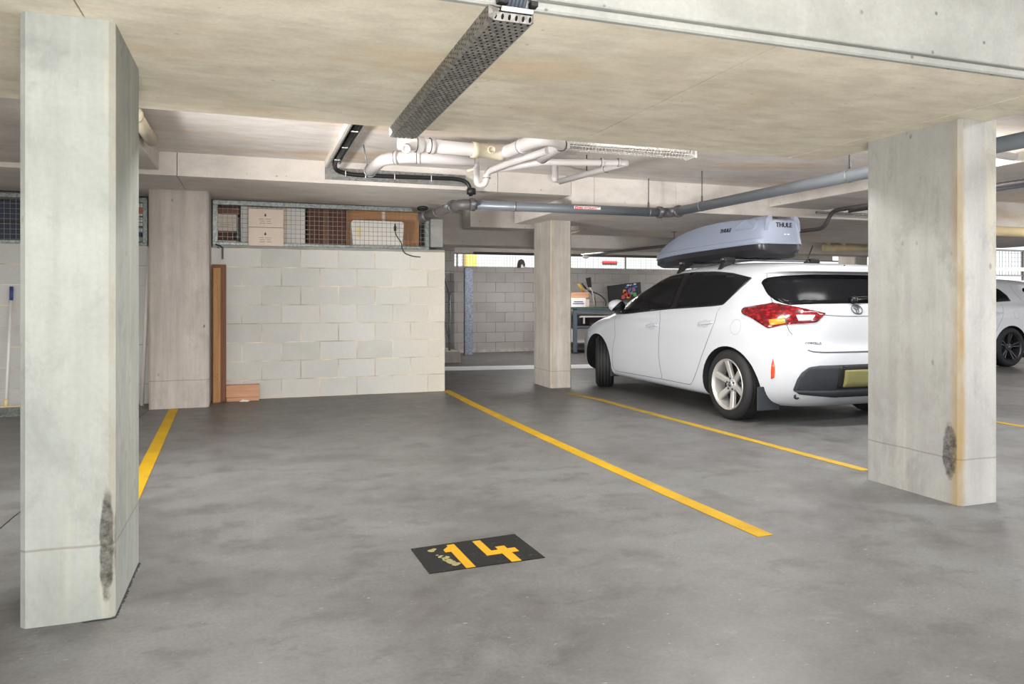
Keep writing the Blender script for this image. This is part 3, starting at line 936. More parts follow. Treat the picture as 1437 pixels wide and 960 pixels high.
for c, d in (((2.42, 6.87, HZ), (1, 0, 0)), ((3.90, 6.833, HZ), (1, 0, 0)), ((4.16, 6.25, HZ), (0, 1, 0)), ((4.163, 4.35, HZ), (0, 1, 0)), ((1.82, 7.55, HZ), (0, 1, 0))):
    part(hy, 'pipe_clip', MB().lathe([(.046, -.008), (.051, -.008), (.051, .008), (.046, .008)], c, d, 22, True), M['galv'])
for x, y in ((3.90, 6.833), (4.16, 6.25), (4.163, 4.35)):
    part(hy, 'hanger_rod', MB().tube([(x, y, HZ + .05), (x, y, ZS)], .005, 8).tube([(x, y, HZ + .05), (x, y, HZ + .10)], .009, 8), M['hydrant_dark'])
# sticker wraps the front of the pipe
sm = MB()
ang = [math.radians(a) for a in range(-26, 27, 4)]
rowp = []
for x, yy in ((3.04, 6.8545), (3.33, 6.8475)):
    rowp.append([(x, yy - .0477 * math.cos(a), HZ + .0477 * math.sin(a + .12)) for a in ang])
sm.tri(rowp[0] + rowp[1], [(i, i + 1, len(ang) + i + 1, len(ang) + i) for i in range(len(ang) - 1)])
st = part(hy, 'sticker', sm, M['white'])
yaw = math.atan2(-.007, .29)
tm = Matrix.Translation((3.185, 6.8028, HZ + .006)) @ Matrix.Rotation(yaw, 4, 'Z') @ Matrix.Rotation(PI / 2, 4, 'X')
part(hy, 'lettering', text_mb('FIRE HYDRANT', .030, tm, .0012, .0006), M['red'], st)
am = MB()
for x0, s in ((3.063, -1), (3.307, 1)):
    am.box(x0 - .014, x0 + .014, 6.8015, 6.8035, HZ - .010, HZ + .022)
part(hy, 'arrow_block', am, M['red'], st)
an = MB()
for x0, s in ((3.063, -1), (3.307, 1)):
    an.prism([(x0 + s * .009, HZ + .006), (x0 - s * .006, HZ + .016), (x0 - s * .006, HZ - .004)], 6.8008, 6.802, 'y')
part(hy, 'arrow', an, M['white'], st)
vv = thing('valve', 'dark steel valve fitting behind the hydrant pipe end by the cage', 'valve', (1.8, 8.05, 1.97))
part(vv, 'body', MB().lathe([(0, 0), (.055, 0), (.06, .03), (.045, .05), (.045, .15), (.06, .17), (.06, .2), (0, .2)], (1.79, 7.94, 1.972), (0, 1, 0), 18), M['hydrant_dark'])
part(vv, 'hand_wheel', MB().lathe([(.05, -.008), (.062, -.008), (.062, .008), (.05, .008)], (1.76, 8.02, 2.06), (0, .2, 1), 18, True).tube([(1.76, 8.02, 2.0), (1.76, 8.02, 2.065)], .01, 8).box(1.70, 1.82, 8.015, 8.025, 2.055, 2.063), M['black'])
# ------------------------------------------------------------------ cars: y runs from the rear axle (0) to the front, x to the right, z up
def curve_at(tab, z):
    """monotone cubic through (z, value) rows"""
    if z <= tab[0][0]:
        return tab[0][1]
    if z >= tab[-1][0]:
        return tab[-1][1]
    n = len(tab)
    for i in range(n - 1):
        if z <= tab[i + 1][0]:
            break
    def slope(j):
        if j == 0 or j == n - 1:
            a, b = (0, 1) if j == 0 else (n - 2, n - 1)
            return (tab[b][1] - tab[a][1]) / (tab[b][0] - tab[a][0])
        s0 = (tab[j][1] - tab[j - 1][1]) / (tab[j][0] - tab[j - 1][0])
        s1 = (tab[j + 1][1] - tab[j][1]) / (tab[j + 1][0] - tab[j][0])
        return 0 if s0 * s1 <= 0 else 2 * s0 * s1 / (s0 + s1)
    h = tab[i + 1][0] - tab[i][0]
    t = (z - tab[i][0]) / h
    a, b = tab[i][1], tab[i + 1][1]
    m0, m1 = slope(i) * h, slope(i + 1) * h
    return a * (2 * t ** 3 - 3 * t * t + 1) + m0 * (t ** 3 - 2 * t * t + t) + b * (-2 * t ** 3 + 3 * t * t) + m1 * (t ** 3 - t * t)


W_TAB = [(.16, .74), (.18, .80), (.21, .835), (.26, .855), (.36, .868), (.5, .874), (.66, .876), (.76, .880), (.80, .879), (.86, .866), (.91, .858), (.95, .845), (.975, .825), (1.0, .805), (1.1, .756), (1.2, .704), (1.27, .662),
         (1.31, .632), (1.34, .602), (1.365, .560), (1.385, .50), (1.40, .41), (1.41, .30), (1.416, .18), (1.419, .06)]
R_TAB = [(.16, -.50), (.20, -.58), (.26, -.655), (.34, -.70), (.46, -.722), (.56, -.725), (.62, -.715), (.66, -.69), (.70, -.665), (.80, -.655), (.88, -.64), (.95, -.615), (1.0, -.59), (1.02, -.575), (1.1, -.53), (1.2, -.465), (1.26, -.42),
         (1.278, -.41), (1.288, -.47), (1.296, -.50), (1.33, -.50), (1.345, -.48), (1.36, -.42), (1.375, -.26), (1.39, -.05), (1.40, .12), (1.41, .36), (1.416, .6), (1.419, .78)]
F_TAB = [(.16, 3.05), (.20, 3.18), (.28, 3.26), (.40, 3.285), (.55, 3.28), (.64, 3.24), (.70, 3.16), (.76, 3.03), (.82, 2.83), (.87, 2.60), (.91, 2.44), (.945, 2.37), (.98, 2.31), (1.02, 2.25), (1.1, 2.09), (1.2, 1.85), (1.28, 1.64), (1.33, 1.49), (1.36, 1.36), (1.38, 1.24), (1.40, 1.08), (1.41, .96),
         (1.416, .84), (1.419, .80)]
NR_TAB = [(.16, 5), (.6, 5.5), (.9, 5.2), (1.0, 4.6), (1.2, 4.6), (1.3, 6.5), (1.36, 5), (1.42, 2.4)]
NF_TAB = [(.16, 6.0), (.3, 7.5), (.62, 7.5), (.78, 6.0), (.95, 5), (1.05, 6), (1.3, 6), (1.36, 4.5), (1.42, 2.4)]
YC_TAB = [(.16, 1.3), (.9, 1.2), (1.0, .9), (1.3, .55), (1.42, .62)]


def body_rings(tabs, nq=26, zs=None):
    W, R, Fr = tabs
    if zs is None:
        zs = [.16, .17, .18, .195, .21, .235, .26, .30, .35, .40, .45, .5, .55, .6, .63, .66, .68, .70, .73, .76, .78, .80, .82, .84, .86, .88, .90, .92, .935, .95, .9625, .975, .99, 1.005, 1.02, 1.05, 1.08, 1.12, 1.16, 1.2, 1.23, 1.26,
              1.278, 1.284, 1.29, 1.296, 1.305, 1.318, 1.33, 1.338, 1.345, 1.353, 1.36, 1.368, 1.375, 1.383, 1.39, 1.395, 1.40, 1.405, 1.41, 1.413, 1.416, 1.419]
    rings = []
    for z in zs:
        w, yr, yf = curve_at(W, z), curve_at(R, z), curve_at(Fr, z)
        nr, nf, yc = curve_at(NR_TAB, z), curve_at(NF_TAB, z), curve_at(YC_TAB, z)
        yc = min(max(yc, yr + .02), yf - .02)
        pts = []
        # quarter of a superellipse, evenly spread along its length, then mirrored
        def quarter(n, L):
            raw = []
            for i in range(241):
                a = i / 240 * PI / 2
                raw.append((w * max(0, math.sin(a)) ** (2 / n), L * max(0, math.cos(a)) ** (2 / n)))
            d = [0]
            for p, q in zip(raw, raw[1:]):
                d.append(d[-1] + math.hypot(q[0] - p[0], q[1] - p[1]))
            out = []
            j = 0
            for k in range(nq + 1):
                t = d[-1] * k / nq
                while j < 239 and d[j + 1] < t:
                    j += 1
                s = (t - d[j]) / max(1e-9, d[j + 1] - d[j])
                s = min(1, max(0, s))
                out.append((raw[j][0] + s * (raw[j + 1][0] - raw[j][0]), raw[j][1] + s * (raw[j + 1][1] - raw[j][1])))
            return out
        rear, front = quarter(nr, yc - yr), quarter(nf, yf - yc)
        half = [(-x, yc - y) for x, y in rear] + [(-x, yc + y) for x, y in front[::-1][1:]]      # left side, rear centre to front centre
        full = half + [(-x, y) for x, y in half[::-1][1:-1]]
        rings.append([(x, y, z) for x, y in full])
    return rings


def body_bmesh(tabs=(W_TAB, R_TAB, F_TAB)):
    rings = body_rings(tabs)
    b = bmesh.new()
    vr = [[b.verts.new(p) for p in r] for r in rings]
    n = len(vr[0])
    for r0, r1 in zip(vr, vr[1:]):
        for i in range(n):
            b.faces.new((r0[i], r0[(i + 1) % n], r1[(i + 1) % n], r1[i]))
    b.faces.new(vr[0][::-1])
    b.faces.new(vr[-1])
    bmesh.ops.recalc_face_normals(b, faces=b.faces[:])
    for f in b.faces:
        f.smooth = True
    return b


def arch_cutter(yc, side):
    """wheel housing: a short flattened drum let into the flank"""
    mb = MB()
    x0, x1 = (-1.0, -.56) if side < 0 else (.56, 1.0)
    n = 40
    pts = [(yc + .368 * math.cos(2 * PI * i / n), 0.295 + .352 * math.sin(2 * PI * i / n)) for i in range(n)]
    # let the housing run out through the sill
    pts = [(y, z if z > .288 else .288 - (.288 - z) * 1.0) for y, z in pts]
    mb.prism(pts, x0, x1, 'x')
    return mb


class Skin:
    """the smooth body surface, for laying panels and seams on it"""
    def __init__(self, b):
        self.t = BVHTree.FromBMesh(b)

    def hit(self, o, d):
        p, n, i, dist = self.t.ray_cast(Vector(o), Vector(d))
        if p is None:
            p, n, i, dist = self.t.find_nearest(Vector(o) + Vector(d) * 2)
        if n.dot(Vector(d)) > 0:
            n = -n
        return p, n


def frame_side(s=-1):
    return lambda u, v: ((2 * s, u, v), (-s, 0, 0))


def frame_rear():
    return lambda u, v: ((u, -2.5, v), (0, 1, 0))


def frame_diag(s=-1):
    """looking at the rear corner, 45 degrees; u grows from the flank round to the tailgate"""
    q = math.sqrt(.5)
    return lambda u, v: ((-s * q * (u - 3), q * (-3 - u), v), (-s * q, q, 0))


def densify(poly, step):
    out = []
    n = len(poly)
    for i in range(n):
        a, b = poly[i], poly[(i + 1) % n]
        k = max(1, int(math.hypot(b[0] - a[0], b[1] - a[1]) / step))
        for j in range(k):
            t = j / k
            out.append((a[0] + (b[0] - a[0]) * t, a[1] + (b[1] - a[1]) * t))
    return out


def round_poly(poly, r=.02, n=4):
    out = []
    m = len(poly)
    for i in range(m):
        a, b, c = (Vector(poly[k % m]) for k in (i - 1, i, i + 1))
        r1 = min(r, (a - b).length * .45)
        r2 = min(r, (c - b).length * .45)
        s, e = b + (a - b).normalized() * r1, b + (c - b).normalized() * r2
        for j in range(n + 1):
            t = j / n
            p = s * (1 - t) ** 2 + b * 2 * t * (1 - t) + e * t * t
            out.append((p.x, p.y))
    return out


def panel(skin, frame, poly, lift=.003, step=.03, skirt=.006, mb=None):
    """a thin panel with a crisp outline that follows the body surface"""
    mb = mb or MB()
    P = densify(poly, step)
    us, vs = [p[0] for p in P], [p[1] for p in P]
    inner = []
    u = min(us) + step
    while u < max(us):
        v = min(vs) + step
        while v < max(vs):
            if min(math.hypot(u - a, v - b) for a, b in P) > step * .5:
                inner.append((u + random.uniform(-.1, .1) * step, v + random.uniform(-.1, .1) * step))
            v += step
        u += step
    n = len(P)
    vv, ee, ff, *_ = delaunay_2d_cdt([Vector(p) for p in P + inner], [], [list(range(n))], 1, 1e-6)
    top = []
    for q in vv:
        p, nr = skin.hit(*frame(q.x, q.y))
        top.append((p + nr * lift, p - nr * skirt))
    f = mb.bm
    a = [f.verts.new(t[0]) for t in top]
    edges = {}
    for tri in ff:
        try:
            fc = f.faces.new([a[i] for i in tri])
            fc.smooth = True
        except ValueError:
            continue
        for i, j in zip(tri, tri[1:] + tri[:1]):
            edges[tuple(sorted((i, j)))] = edges.get(tuple(sorted((i, j))), 0) + 1
    low = {}
    for (i, j), c in edges.items():
        if c == 1:
            for k in (i, j):
                if k not in low:
                    low[k] = f.verts.new(top[k][1])
            try:
                f.faces.new((a[i], a[j], low[j], low[i]))
            except ValueError:
                pass
    bmesh.ops.delete(f, geom=[v for v in f.verts if not v.link_faces], context='VERTS')
    return mb


def seam(skin, frame, line, w=.005, lift=.0012, step=.025, mb=None):
    """a narrow dark shut line laid along the body"""
    mb = mb or MB()
    pts = []
    for a, b in zip(line, line[1:]):
        k = max(1, int(math.hypot(b[0] - a[0], b[1] - a[1]) / step))
        pts += [(a[0] + (b[0] - a[0]) * j / k, a[1] + (b[1] - a[1]) * j / k) for j in range(k)]
    pts.append(line[-1])
    L, R = [], []
    for i, p in enumerate(pts):
        q, r = pts[max(0, i - 1)], pts[min(len(pts) - 1, i + 1)]
        d = Vector((r[0] - q[0], r[1] - q[1])).normalized()
        s = Vector((-d.y, d.x)) * w / 2
        for lst, sg in ((L, 1), (R, -1)):
            h, nr = skin.hit(*frame(p[0] + s.x * sg, p[1] + s.y * sg))
            lst.append(mb.bm.verts.new(h + nr * lift))
    for i in range(len(pts) - 1):
        mb.bm.faces.new((L[i], L[i + 1], R[i + 1], R[i])).smooth = True
    return mb


M['car_paint'] = plain('white car paint', lin(188, 191, 196), .32, coat=.35)
M['car_paint2'] = plain('white car paint of the second car', lin(206, 207, 214), .32, coat=.35)
M['tint'] = plain('dark tinted glass', lin(24, 24, 26), .16, spec=.06)
M['trim_black'] = plain('black window trim', lin(16, 16, 17), .35)
M['seam'] = plain('dark shut line', lin(70, 72, 78), .7)
M['seam_soft'] = plain('faint body line', lin(150, 152, 158), .6)
M['bumper_black'] = plain('dark grey bumper plastic', lin(36, 40, 46), .6, var=.05)
M['arch_black'] = plain('black wheel housing', lin(18, 19, 20), .85)
M['tyre'] = plain('black tyre rubber', lin(27, 27, 28), .7)
M['alloy'] = plain('silver alloy', lin(186, 184, 180), .36, .45)
M['alloy_dark'] = plain('dark grey alloy', lin(74, 74, 80), .35, .6)
M['brake'] = plain('dull dark brake disc', lin(46, 45, 44), .55, .5)
M['chrome'] = plain('chrome', lin(170, 172, 178), .15, 1.0)
M['badge'] = plain('grey badge metal', lin(120, 122, 128), .3, .8)
M['number_plate'] = plain('yellow green number plate', lin(124, 120, 72), .7, var=.06)
M['reflector'] = plain('red orange reflector', lin(214, 74, 34), .25, coat=.6)
M['lens_clear'] = plain('clear ribbed lens', lin(226, 220, 222), .2, coat=.6)
M['lens_orange'] = plain('orange lens', lin(240, 138, 44), .2, coat=.6)
M['grey_box'] = plain('blue grey roof box shell', lin(138, 146, 164), .38)
M['box_black'] = plain('black roof box tray', lin(34, 34, 38), .3)


def lens_material():
    k = Nodes('red faceted lamp lens')
    v = k.n('ShaderNodeTexVoronoi')
    v.inputs['Scale'].default_value = 26
    k.link(k.scaled((1, 1, 1.8)), v.inputs['Vector'])
    k.color(k.mix(k.remap(v.outputs['Distance'], .15, .6), lin(150, 16, 26), lin(84, 4, 12)))
    k.rough(.18)
    k.b.inputs['Coat Weight'].default_value = .8
    return k.m


M['lens_red'] = lens_material()


def wheel(root, name, center, side, style, steer=0.0, r=.310):
    """tyre, rim, spokes, brake disc and hub on one axle end; side -1 faces left"""
    e = bpy.data.objects.new(name, None)
    e.empty_display_size = .1
    COL.objects.link(e)
    e.parent = root
    e.location = center
    e.rotation_euler = (0, 0, steer)
    ax = (side, 0, 0)
    hw = .102
    prof = [(.224, -hw + .012), (.232, -hw), (.266, -hw - .006), (r - .022, -hw + .004), (r - .006, -hw + .022)]
    for g in (-.055, -.02, .02, .055):
        prof += [(r, g - .012), (r, g - .006), (r - .011, g - .004), (r - .011, g + .004), (r, g + .006), (r, g + .012)]
    prof += [(r - .006, hw - .022), (r - .022, hw - .004), (.266, hw + .006), (.232, hw), (.224, hw - .012)]
    MB().lathe(prof, (0, 0, 0), ax, 56, True).build('tyre', M['tyre'], e, sharp=40)
    al = M['alloy'] if style == 'six' else M['alloy_dark']
    rim = MB().lathe([(.227, hw - .006), (.221, hw + .003), (.212, hw - .003), (.204, hw - .03), (.196, -hw + .02), (.21, -hw), (.227, -hw + .004)], (0, 0, 0), ax, 48, True)
    rim.build('rim', al, e, sharp=40)
    MB().lathe([(0, -.03), (.199, -.03), (.199, -.022), (0, -.022)], (0, 0, 0), ax, 40).build('backing', M['arch_black'], e)
    MB().lathe([(0, -.02), (.142, -.02), (.142, .0), (.075, .0), (.07, .015), (0, .015)], (0, 0, 0), ax, 36).build('brake_disc', M['brake'], e)
    n = 6 if style == 'six' else 5
    for i in range(n):
        a0 = 2 * PI * i / n + math.radians(80 if style == 'six' else 96)
        sp = MB()
        bars = [(0, .045, .058)] if style == 'six' else [(-.15, .019, .028), (.15, .019, .028)]
        for off, w0, w1 in bars:
            a = a0 + off
            rows = []
            for t in (0, .35, .7, 1.0):
                rr = .045 + t * .164
                w = (w0 + (w1 - w0) * t) / 2
                d = .052 + .034 * t
                th = .03
                ring = []
                for (s, h) in ((-w, d - th), (-w, d - .008), (-w * .72, d), (w * .72, d), (w, d - .008), (w, d - th)):
                    y = math.cos(a) * rr - math.sin(a) * s
                    z = math.sin(a) * rr + math.cos(a) * s
                    ring.append(sp.bm.verts.new((side * h, y * -side, z)))
                rows.append(ring)
            for p, q in zip(rows, rows[1:]):
                for j in range(6):
                    sp.bm.faces.new((p[j], p[(j + 1) % 6], q[(j + 1) % 6], q[j]))
            sp.bm.faces.new(rows[0])
            sp.bm.faces.new(rows[-1])
        sp.build('spoke', al, e)
    hb = MB().lathe([(0, .03), (.064, .03), (.066, .05), (.058, .062), (.034, .064), (.03, .07), (0, .072)], (0, 0, 0), ax, 30)
    hb.build('hub', al, e, sharp=40)
    lg = MB()
    for i in range(5):
        a = 2 * PI * i / 5 + .3
        lg.lathe([(0, .058), (.0085, .058), (.0085, .07), (0, .072)], (0, math.cos(a) * .05, math.sin(a) * .05), ax, 8)
    split_islands(lg.build('wheel_nut', M['brake'], e))
    MB().lathe([(0, .071), (.024, .071), (.024, .075), (0, .076)], (0, 0, 0), ax, 20).build('centre_cap', M['badge'], e)
    return e


def build_car(label, loc, rotz, paint, style, steer, glass, detail=True, group=None, tail=0.0):
    t = thing('car', label, 'car', loc, group)
    t.rotation_euler = (0, 0, rotz)

    def bit(name, mb, mat, parent=None, **kw):
        return mb.build(name, mat, parent or t, **kw)

    solid = body_bmesh((W_TAB, [(z, y - tail * min(1, max(0, (z - .1) / .2))) for z, y in R_TAB], F_TAB))
    skin = Skin(solid)
    me = bpy.data.meshes.new('body')
    solid.to_mesh(me)
    body = bpy.data.objects.new('body', me)
    me.materials.append(paint)
    me.materials.append(M['arch_black'])
    COL.objects.link(body)
    cut = MB()
    for y in (0, 2.6):
        for s in (-1, 1):
            b = arch_cutter(y, s).bm
            cut.add(b)
    # bumper underside and exhaust recess stay plain
    co = cut.build('arch_cutter', M['arch_black'])
    co.data.materials.clear()
    co.data.materials.append(paint)
    co.data.materials.append(M['arch_black'])
    for p in co.data.polygons:
        p.material_index = 1
    md = body.modifiers.new('arches', 'BOOLEAN')
    md.operation = 'DIFFERENCE'
    md.solver = 'EXACT'
    md.object = co
    dg = bpy.context.evaluated_depsgraph_get()
    dg.update()
    new = bpy.data.meshes.new_from_object(body.evaluated_get(dg))
    body.modifiers.clear()
    body.data = new
    new.name = 'body'
    new.set_sharp_from_angle(angle=math.radians(38))
    bpy.data.objects.remove(co)
    body.parent = t

    for s in (-1, 1):
        fs = frame_side(s)
        bit('window_surround', panel(skin, fs, round_poly(glass['outline'], .02), .0025), M['trim_black'])
        for g in glass['panes']:
            bit('side_window', panel(skin, fs, round_poly(g, .018), .005), M['tint'])
        sm = MB()
        for ln in ([(1.155, .957), (1.105, .805), (1.13, .636), (1.135, .474), (1.10, .30), (1.12, .245)],
                   [(.165, .985), (.19, .823), (.304, .634), (.40, .474), (.47, .36), (.56, .262), (.62, .244), (.76, .243), (1.15, .243), (1.88, .236), (2.12, .236), (2.19, .29)],
                   [(2.19, .29), (2.16, .5), (2.1, .66), (2.12, .86)]):
            seam(skin, fs, smooth2(ln), .005, mb=sm)
        bit('door_shut_line', sm, M['seam'])
        if s < 0:
            fc = [(-.109 + .062 * math.cos(a), .819 + .066 * math.sin(a)) for a in [2 * PI * i / 24 for i in range(24)]]
            bit('fuel_flap', seam(skin, fs, fc + [fc[0]], .004), M['seam_soft'])
        for yc, zc in ((1.26, .785), (.31, .838)):
            hd = bit('door_handle', panel(skin, fs, round_poly([(yc - .105, zc - .002), (yc + .095, zc - .024), (yc + .095, zc + .004), (yc - .105, zc + .026)], .012), .018, .03, .03), paint)
            cup = [(yc + .01 + .05 * math.cos(a), zc - .002 + .034 * math.sin(a)) for a in [2 * PI * i / 16 for i in range(16)]]
            bit('handle_recess', seam(skin, fs, cup + [cup[0]], .004), M['seam_soft'], hd)
        mf = MB()
        mf.box(s * .86 if s < 0 else .70, -.70 if s < 0 else .86, 2.235, 2.25, .16, .36, bevel=.004)
        bit('mud_flap', mf, M['bumper_black'])
        mf = MB().box(-.84 if s < 0 else .62, -.62 if s < 0 else .84, -.40, -.385, .13, .33, bevel=.004)
        bit('mud_flap', mf, M['bumper_black'])
        # door mirror
        mr = MB()
        b = bmesh.new()
        bmesh.ops.create_uvsphere(b, u_segments=20, v_segments=14, radius=1)
        for v in b.verts:
            v.co = Vector((v.co.x * .098, v.co.y * (.06 if v.co.y < 0 else .1), v.co.z * .068))
        mr.add(b, Matrix.Translation((s * .925, 1.95, .985)))
        hous = bit('mirror', mr, M['trim_black'], smooth=True)
        cap = MB()
        b = bmesh.new()
        bmesh.ops.create_uvsphere(b, u_segments=20, v_segments=14, radius=1)
        bmesh.ops.bisect_plane(b, geom=b.verts[:] + b.edges[:] + b.faces[:], plane_co=(s * .04, .02, .03), plane_no=(-s * .7, -.35, -.62), clear_outer=True)
        for v in b.verts:
            v.co = Vector((v.co.x * .101, v.co.y * (.064 if v.co.y < 0 else .104), v.co.z * .072))
        cap.add(b, Matrix.Translation((s * .925, 1.95, .985)))
        bit('mirror_cap', cap, paint, hous, smooth=True)
        bit('mirror_arm', MB().box(*((-.90, -.79) if s < 0 else (.79, .90)), 1.92, 2.08, .90, .945, bevel=.012, seg=2), M['trim_black'], hous)
        # tail lamp
        fd0 = frame_diag(s)
        du = tail * .7071
        fd = lambda u, v, f=fd0, d=du: f(u + d, v)
        lampo = [(-.470, .955), (-.45, .982), (-.353, 1.0), (-.235, 1.02), (-.21, 1.028), (-.12, 1.01), (.04, .978), (.196, .941), (.131, .868), (-.03, .856), (-.12, .846), (-.231, .815), (-.30, .856), (-.368, .897), (-.454, .93)]
        lp = bit('tail_lamp', panel(skin, fd, round_poly(lampo, .012), .014, .022, .02), M['lens_red'])
        bit('clear_lens', panel(skin, fd, round_poly([(-.02, .925), (.118, .925), (.099, .886), (.0, .879)], .008), .017, .02, .008), M['lens_clear'], lp)['label'] = 'clear reversing lamp lens'
        bit('orange_lens', panel(skin, fd, round_poly([(-.225, .886), (-.10, .904), (-.095, .858), (-.213, .838)], .008), .017, .02, .008), M['lens_orange'], lp)['label'] = 'orange indicator lens'
        bit('lamp_joint', seam(skin, fd, smooth2([(-.21, 1.028), (-.135, .99), (-.085, .85)]), .006, .0165), M['trim_black'], lp)
        bit('reflector', panel(skin, fd, [(-.187, .574), (-.172, .50), (-.178, .416), (-.204, .401), (-.205, .461), (-.198, .532)], .006, .02, .01), M['reflector'])
        hs = MB()
        seam(skin, fd, smooth2([(-.085, .85), (-.065, .80), (-.04, .77)]), .006, mb=hs)
        seam(skin, fs, smooth2([(-.375, 1.036), (-.27, 1.19), (-.24, 1.282)]), .005, mb=hs)
        bit('tailgate_shut_line', hs, M['seam'])
        # headlamp, mostly out of sight from behind
        fh = lambda u, v, s=s: ((s * (u + 2.2) * .7071 * 1.0, 3.3 + 2.2 * .7071 - u * .7071, v), (-s * .7071, -.7071, 0))
        bit('headlamp', panel(skin, fh, round_poly([(-.45, .66), (-.1, .70), (.25, .76), (.2, .80), (-.1, .76), (-.42, .70)], .02), .006), M['lens_clear'])

    fr = frame_rear()
    gl = [(-.655, 1.045), (-.672, 1.10), (-.655, 1.20), (-.63, 1.245), (-.57, 1.258), (-.3, 1.268), (0, 1.27)]
    gl2 = [(0, 1.026), (-.35, 1.022), (-.60, 1.012)]
    gpoly = gl + [(-x, z) for x, z in gl[::-1][1:]] + [(-x, z) for x, z in gl2[::-1]] + gl2[1:]
    bit('rear_window', panel(skin, fr, round_poly(gpoly, .02), .006, .04), M['tint'])
    wp = bit('wiper', MB().tube(smooth_path([(.02, -.598, 1.052), (.1, -.59, 1.066), (.42, -.575, 1.072)], .03), .009, 8).tube([(-.05, -.595, 1.075), (.40, -.572, 1.085)], .007, 8), M['trim_black'])
    bit('wiper_pivot', MB().lathe([(0, -.03), (.034, -.03), (.03, .02), (0, .026)], (-.01, -.585, 1.055), (0, -1, .3), 16), M['trim_black'], wp)
    ins = [(-.648, .315), (-.64, .41), (-.615, .47), (-.565, .512), (-.48, .524), (0, .526)]
    low = [(-.60, .296), (-.30, .262), (0, .25)]
    ip = ins + [(-x, z) for x, z in ins[::-1][1:]] + [(-x, z) for x, z in low] + [(x, z) for x, z in low[::-1][1:]]
    bi = bit('bumper_insert', panel(skin, fr, round_poly(ip, .02), .006, .03), M['bumper_black'])
    bit('lower_lip', panel(skin, fr, round_poly([(-.64, .322), (-.32, .318), (.32, .318), (.64, .322), (.60, .292), (.30, .26), (-.30, .26), (-.60, .292)], .01), .014, .03, .02), M['bumper_black'], bi)
    bit('plate_recess', panel(skin, fr, round_poly([(-.30, .51), (.30, .51), (.30, .33), (-.30, .33)], .02), .009, .04, .01), M['trim_black'], bi)
    bit('number_plate', panel(skin, fr, round_poly([(-.243, .482), (.243, .482), (.243, .345), (-.243, .345)], .01), .018, .04, .01), M['number_plate'], bi)
    if detail:
        em = MB()

        def ell(cx, cz, a, b, r, rot=0):
            pts = []
            for i in range(41):
                q = 2 * PI * i / 40
                x, z = a * math.cos(q), b * math.sin(q)
                h, n = skin.hit(*fr(cx + x, cz + z))
                pts.append(h + n * .006)
            em.tube(pts, r, 6, cap=False)
        ell(0, .972, .055, .037, .005)
        ell(0, .985, .028, .012, .0042)
        ell(0, .965, .013, .028, .0042)
        bit('emblem', em, M['badge'])
        seamtrim = seam(skin, fr, smooth2([(-.60, .955), (-.35, .93), (-.15, .918), (.15, .918), (.35, .93), (.60, .955)]), .006)
        bit('garnish_line', seamtrim, M['seam'])
        cr = seam(skin, fr, smooth2([(-.56, .648), (-.5, .632), (-.3, .626), (.3, .626), (.5, .632), (.56, .648)]), .012)
        bit('bumper_crease', cr, M['seam'])
        h, n = skin.hit(*fr(-.49, .70))
        ang = math.atan2(n.x, -n.y)
        tm = Matrix.Translation(h + n * .002) @ Matrix.Rotation(ang, 4, 'Z') @ Matrix.Rotation(PI / 2, 4, 'X')
        bit('badge', text_mb('COROLLA', .030, tm, .002), M['badge'])
        bit('tow_hook', MB().lathe([(.014, -.006), (.026, -.006), (.026, .006), (.014, .006)], (-.60, -.585, .265), (0, 1, 0), 18, True).box(-.606, -.594, -.59, -.5, .285, .30), M['trim_black'])
        bit('muffler', MB().lathe([(0, -.2), (.08, -.2), (.085, -.18), (.085, .18), (.08, .2), (0, .2)], (.30, -.42, .24), (1, 0, 0), 20).tube([(.33, -.42, .22), (.38, -.6, .22), (.38, -.68, .215)], .025, 12), M['brake'])
        ant = bit('antenna', MB().lathe([(0, 0), (.03, 0), (.022, .018), (0, .022)], (.027, .02, 1.393), (0, 0, 1), 14).tube([(.027, .02, 1.405), (.13, .06, 1.56)], .0055, 8), M['trim_black'])
        bit('washer_jet', MB().lathe([(0, 0), (.008, 0), (.006, .008), (0, .01)], (0, -.47, 1.347), (0, 0, 1), 10), M['trim_black'])
    for y, s, st in ((0, -1, 0), (0, 1, 0), (2.6, -1, steer), (2.6, 1, steer)):
        wheel(t, 'wheel', (s * .757, y, .310), s, style, st)
    ax = MB().tube([(-.7, 0, .3), (.7, 0, .3)], .04, 10).tube([(-.7, 2.6, .3), (.7, 2.6, .3)], .04, 10)
    bit('axle', ax, M['arch_black'])
    return t, skin


def smooth2(pts, n=6):
    """Catmull-Rom through 2-D points"""
    out = []
    P = [pts[0]] + list(pts) + [pts[-1]]
    for i in range(1, len(P) - 2):
        p0, p1, p2, p3 = P[i - 1], P[i], P[i + 1], P[i + 2]
        for j in range(n):
            t = j / n
            out.append(tuple(.5 * (2 * p1[k] + (p2[k] - p0[k]) * t + (2 * p0[k] - 5 * p1[k] + 4 * p2[k] - p3[k]) * t * t + (3 * p1[k] - p0[k] - 3 * p2[k] + p3[k]) * t ** 3) for k in (0, 1)))
    out.append(tuple(pts[-1]))
    return out


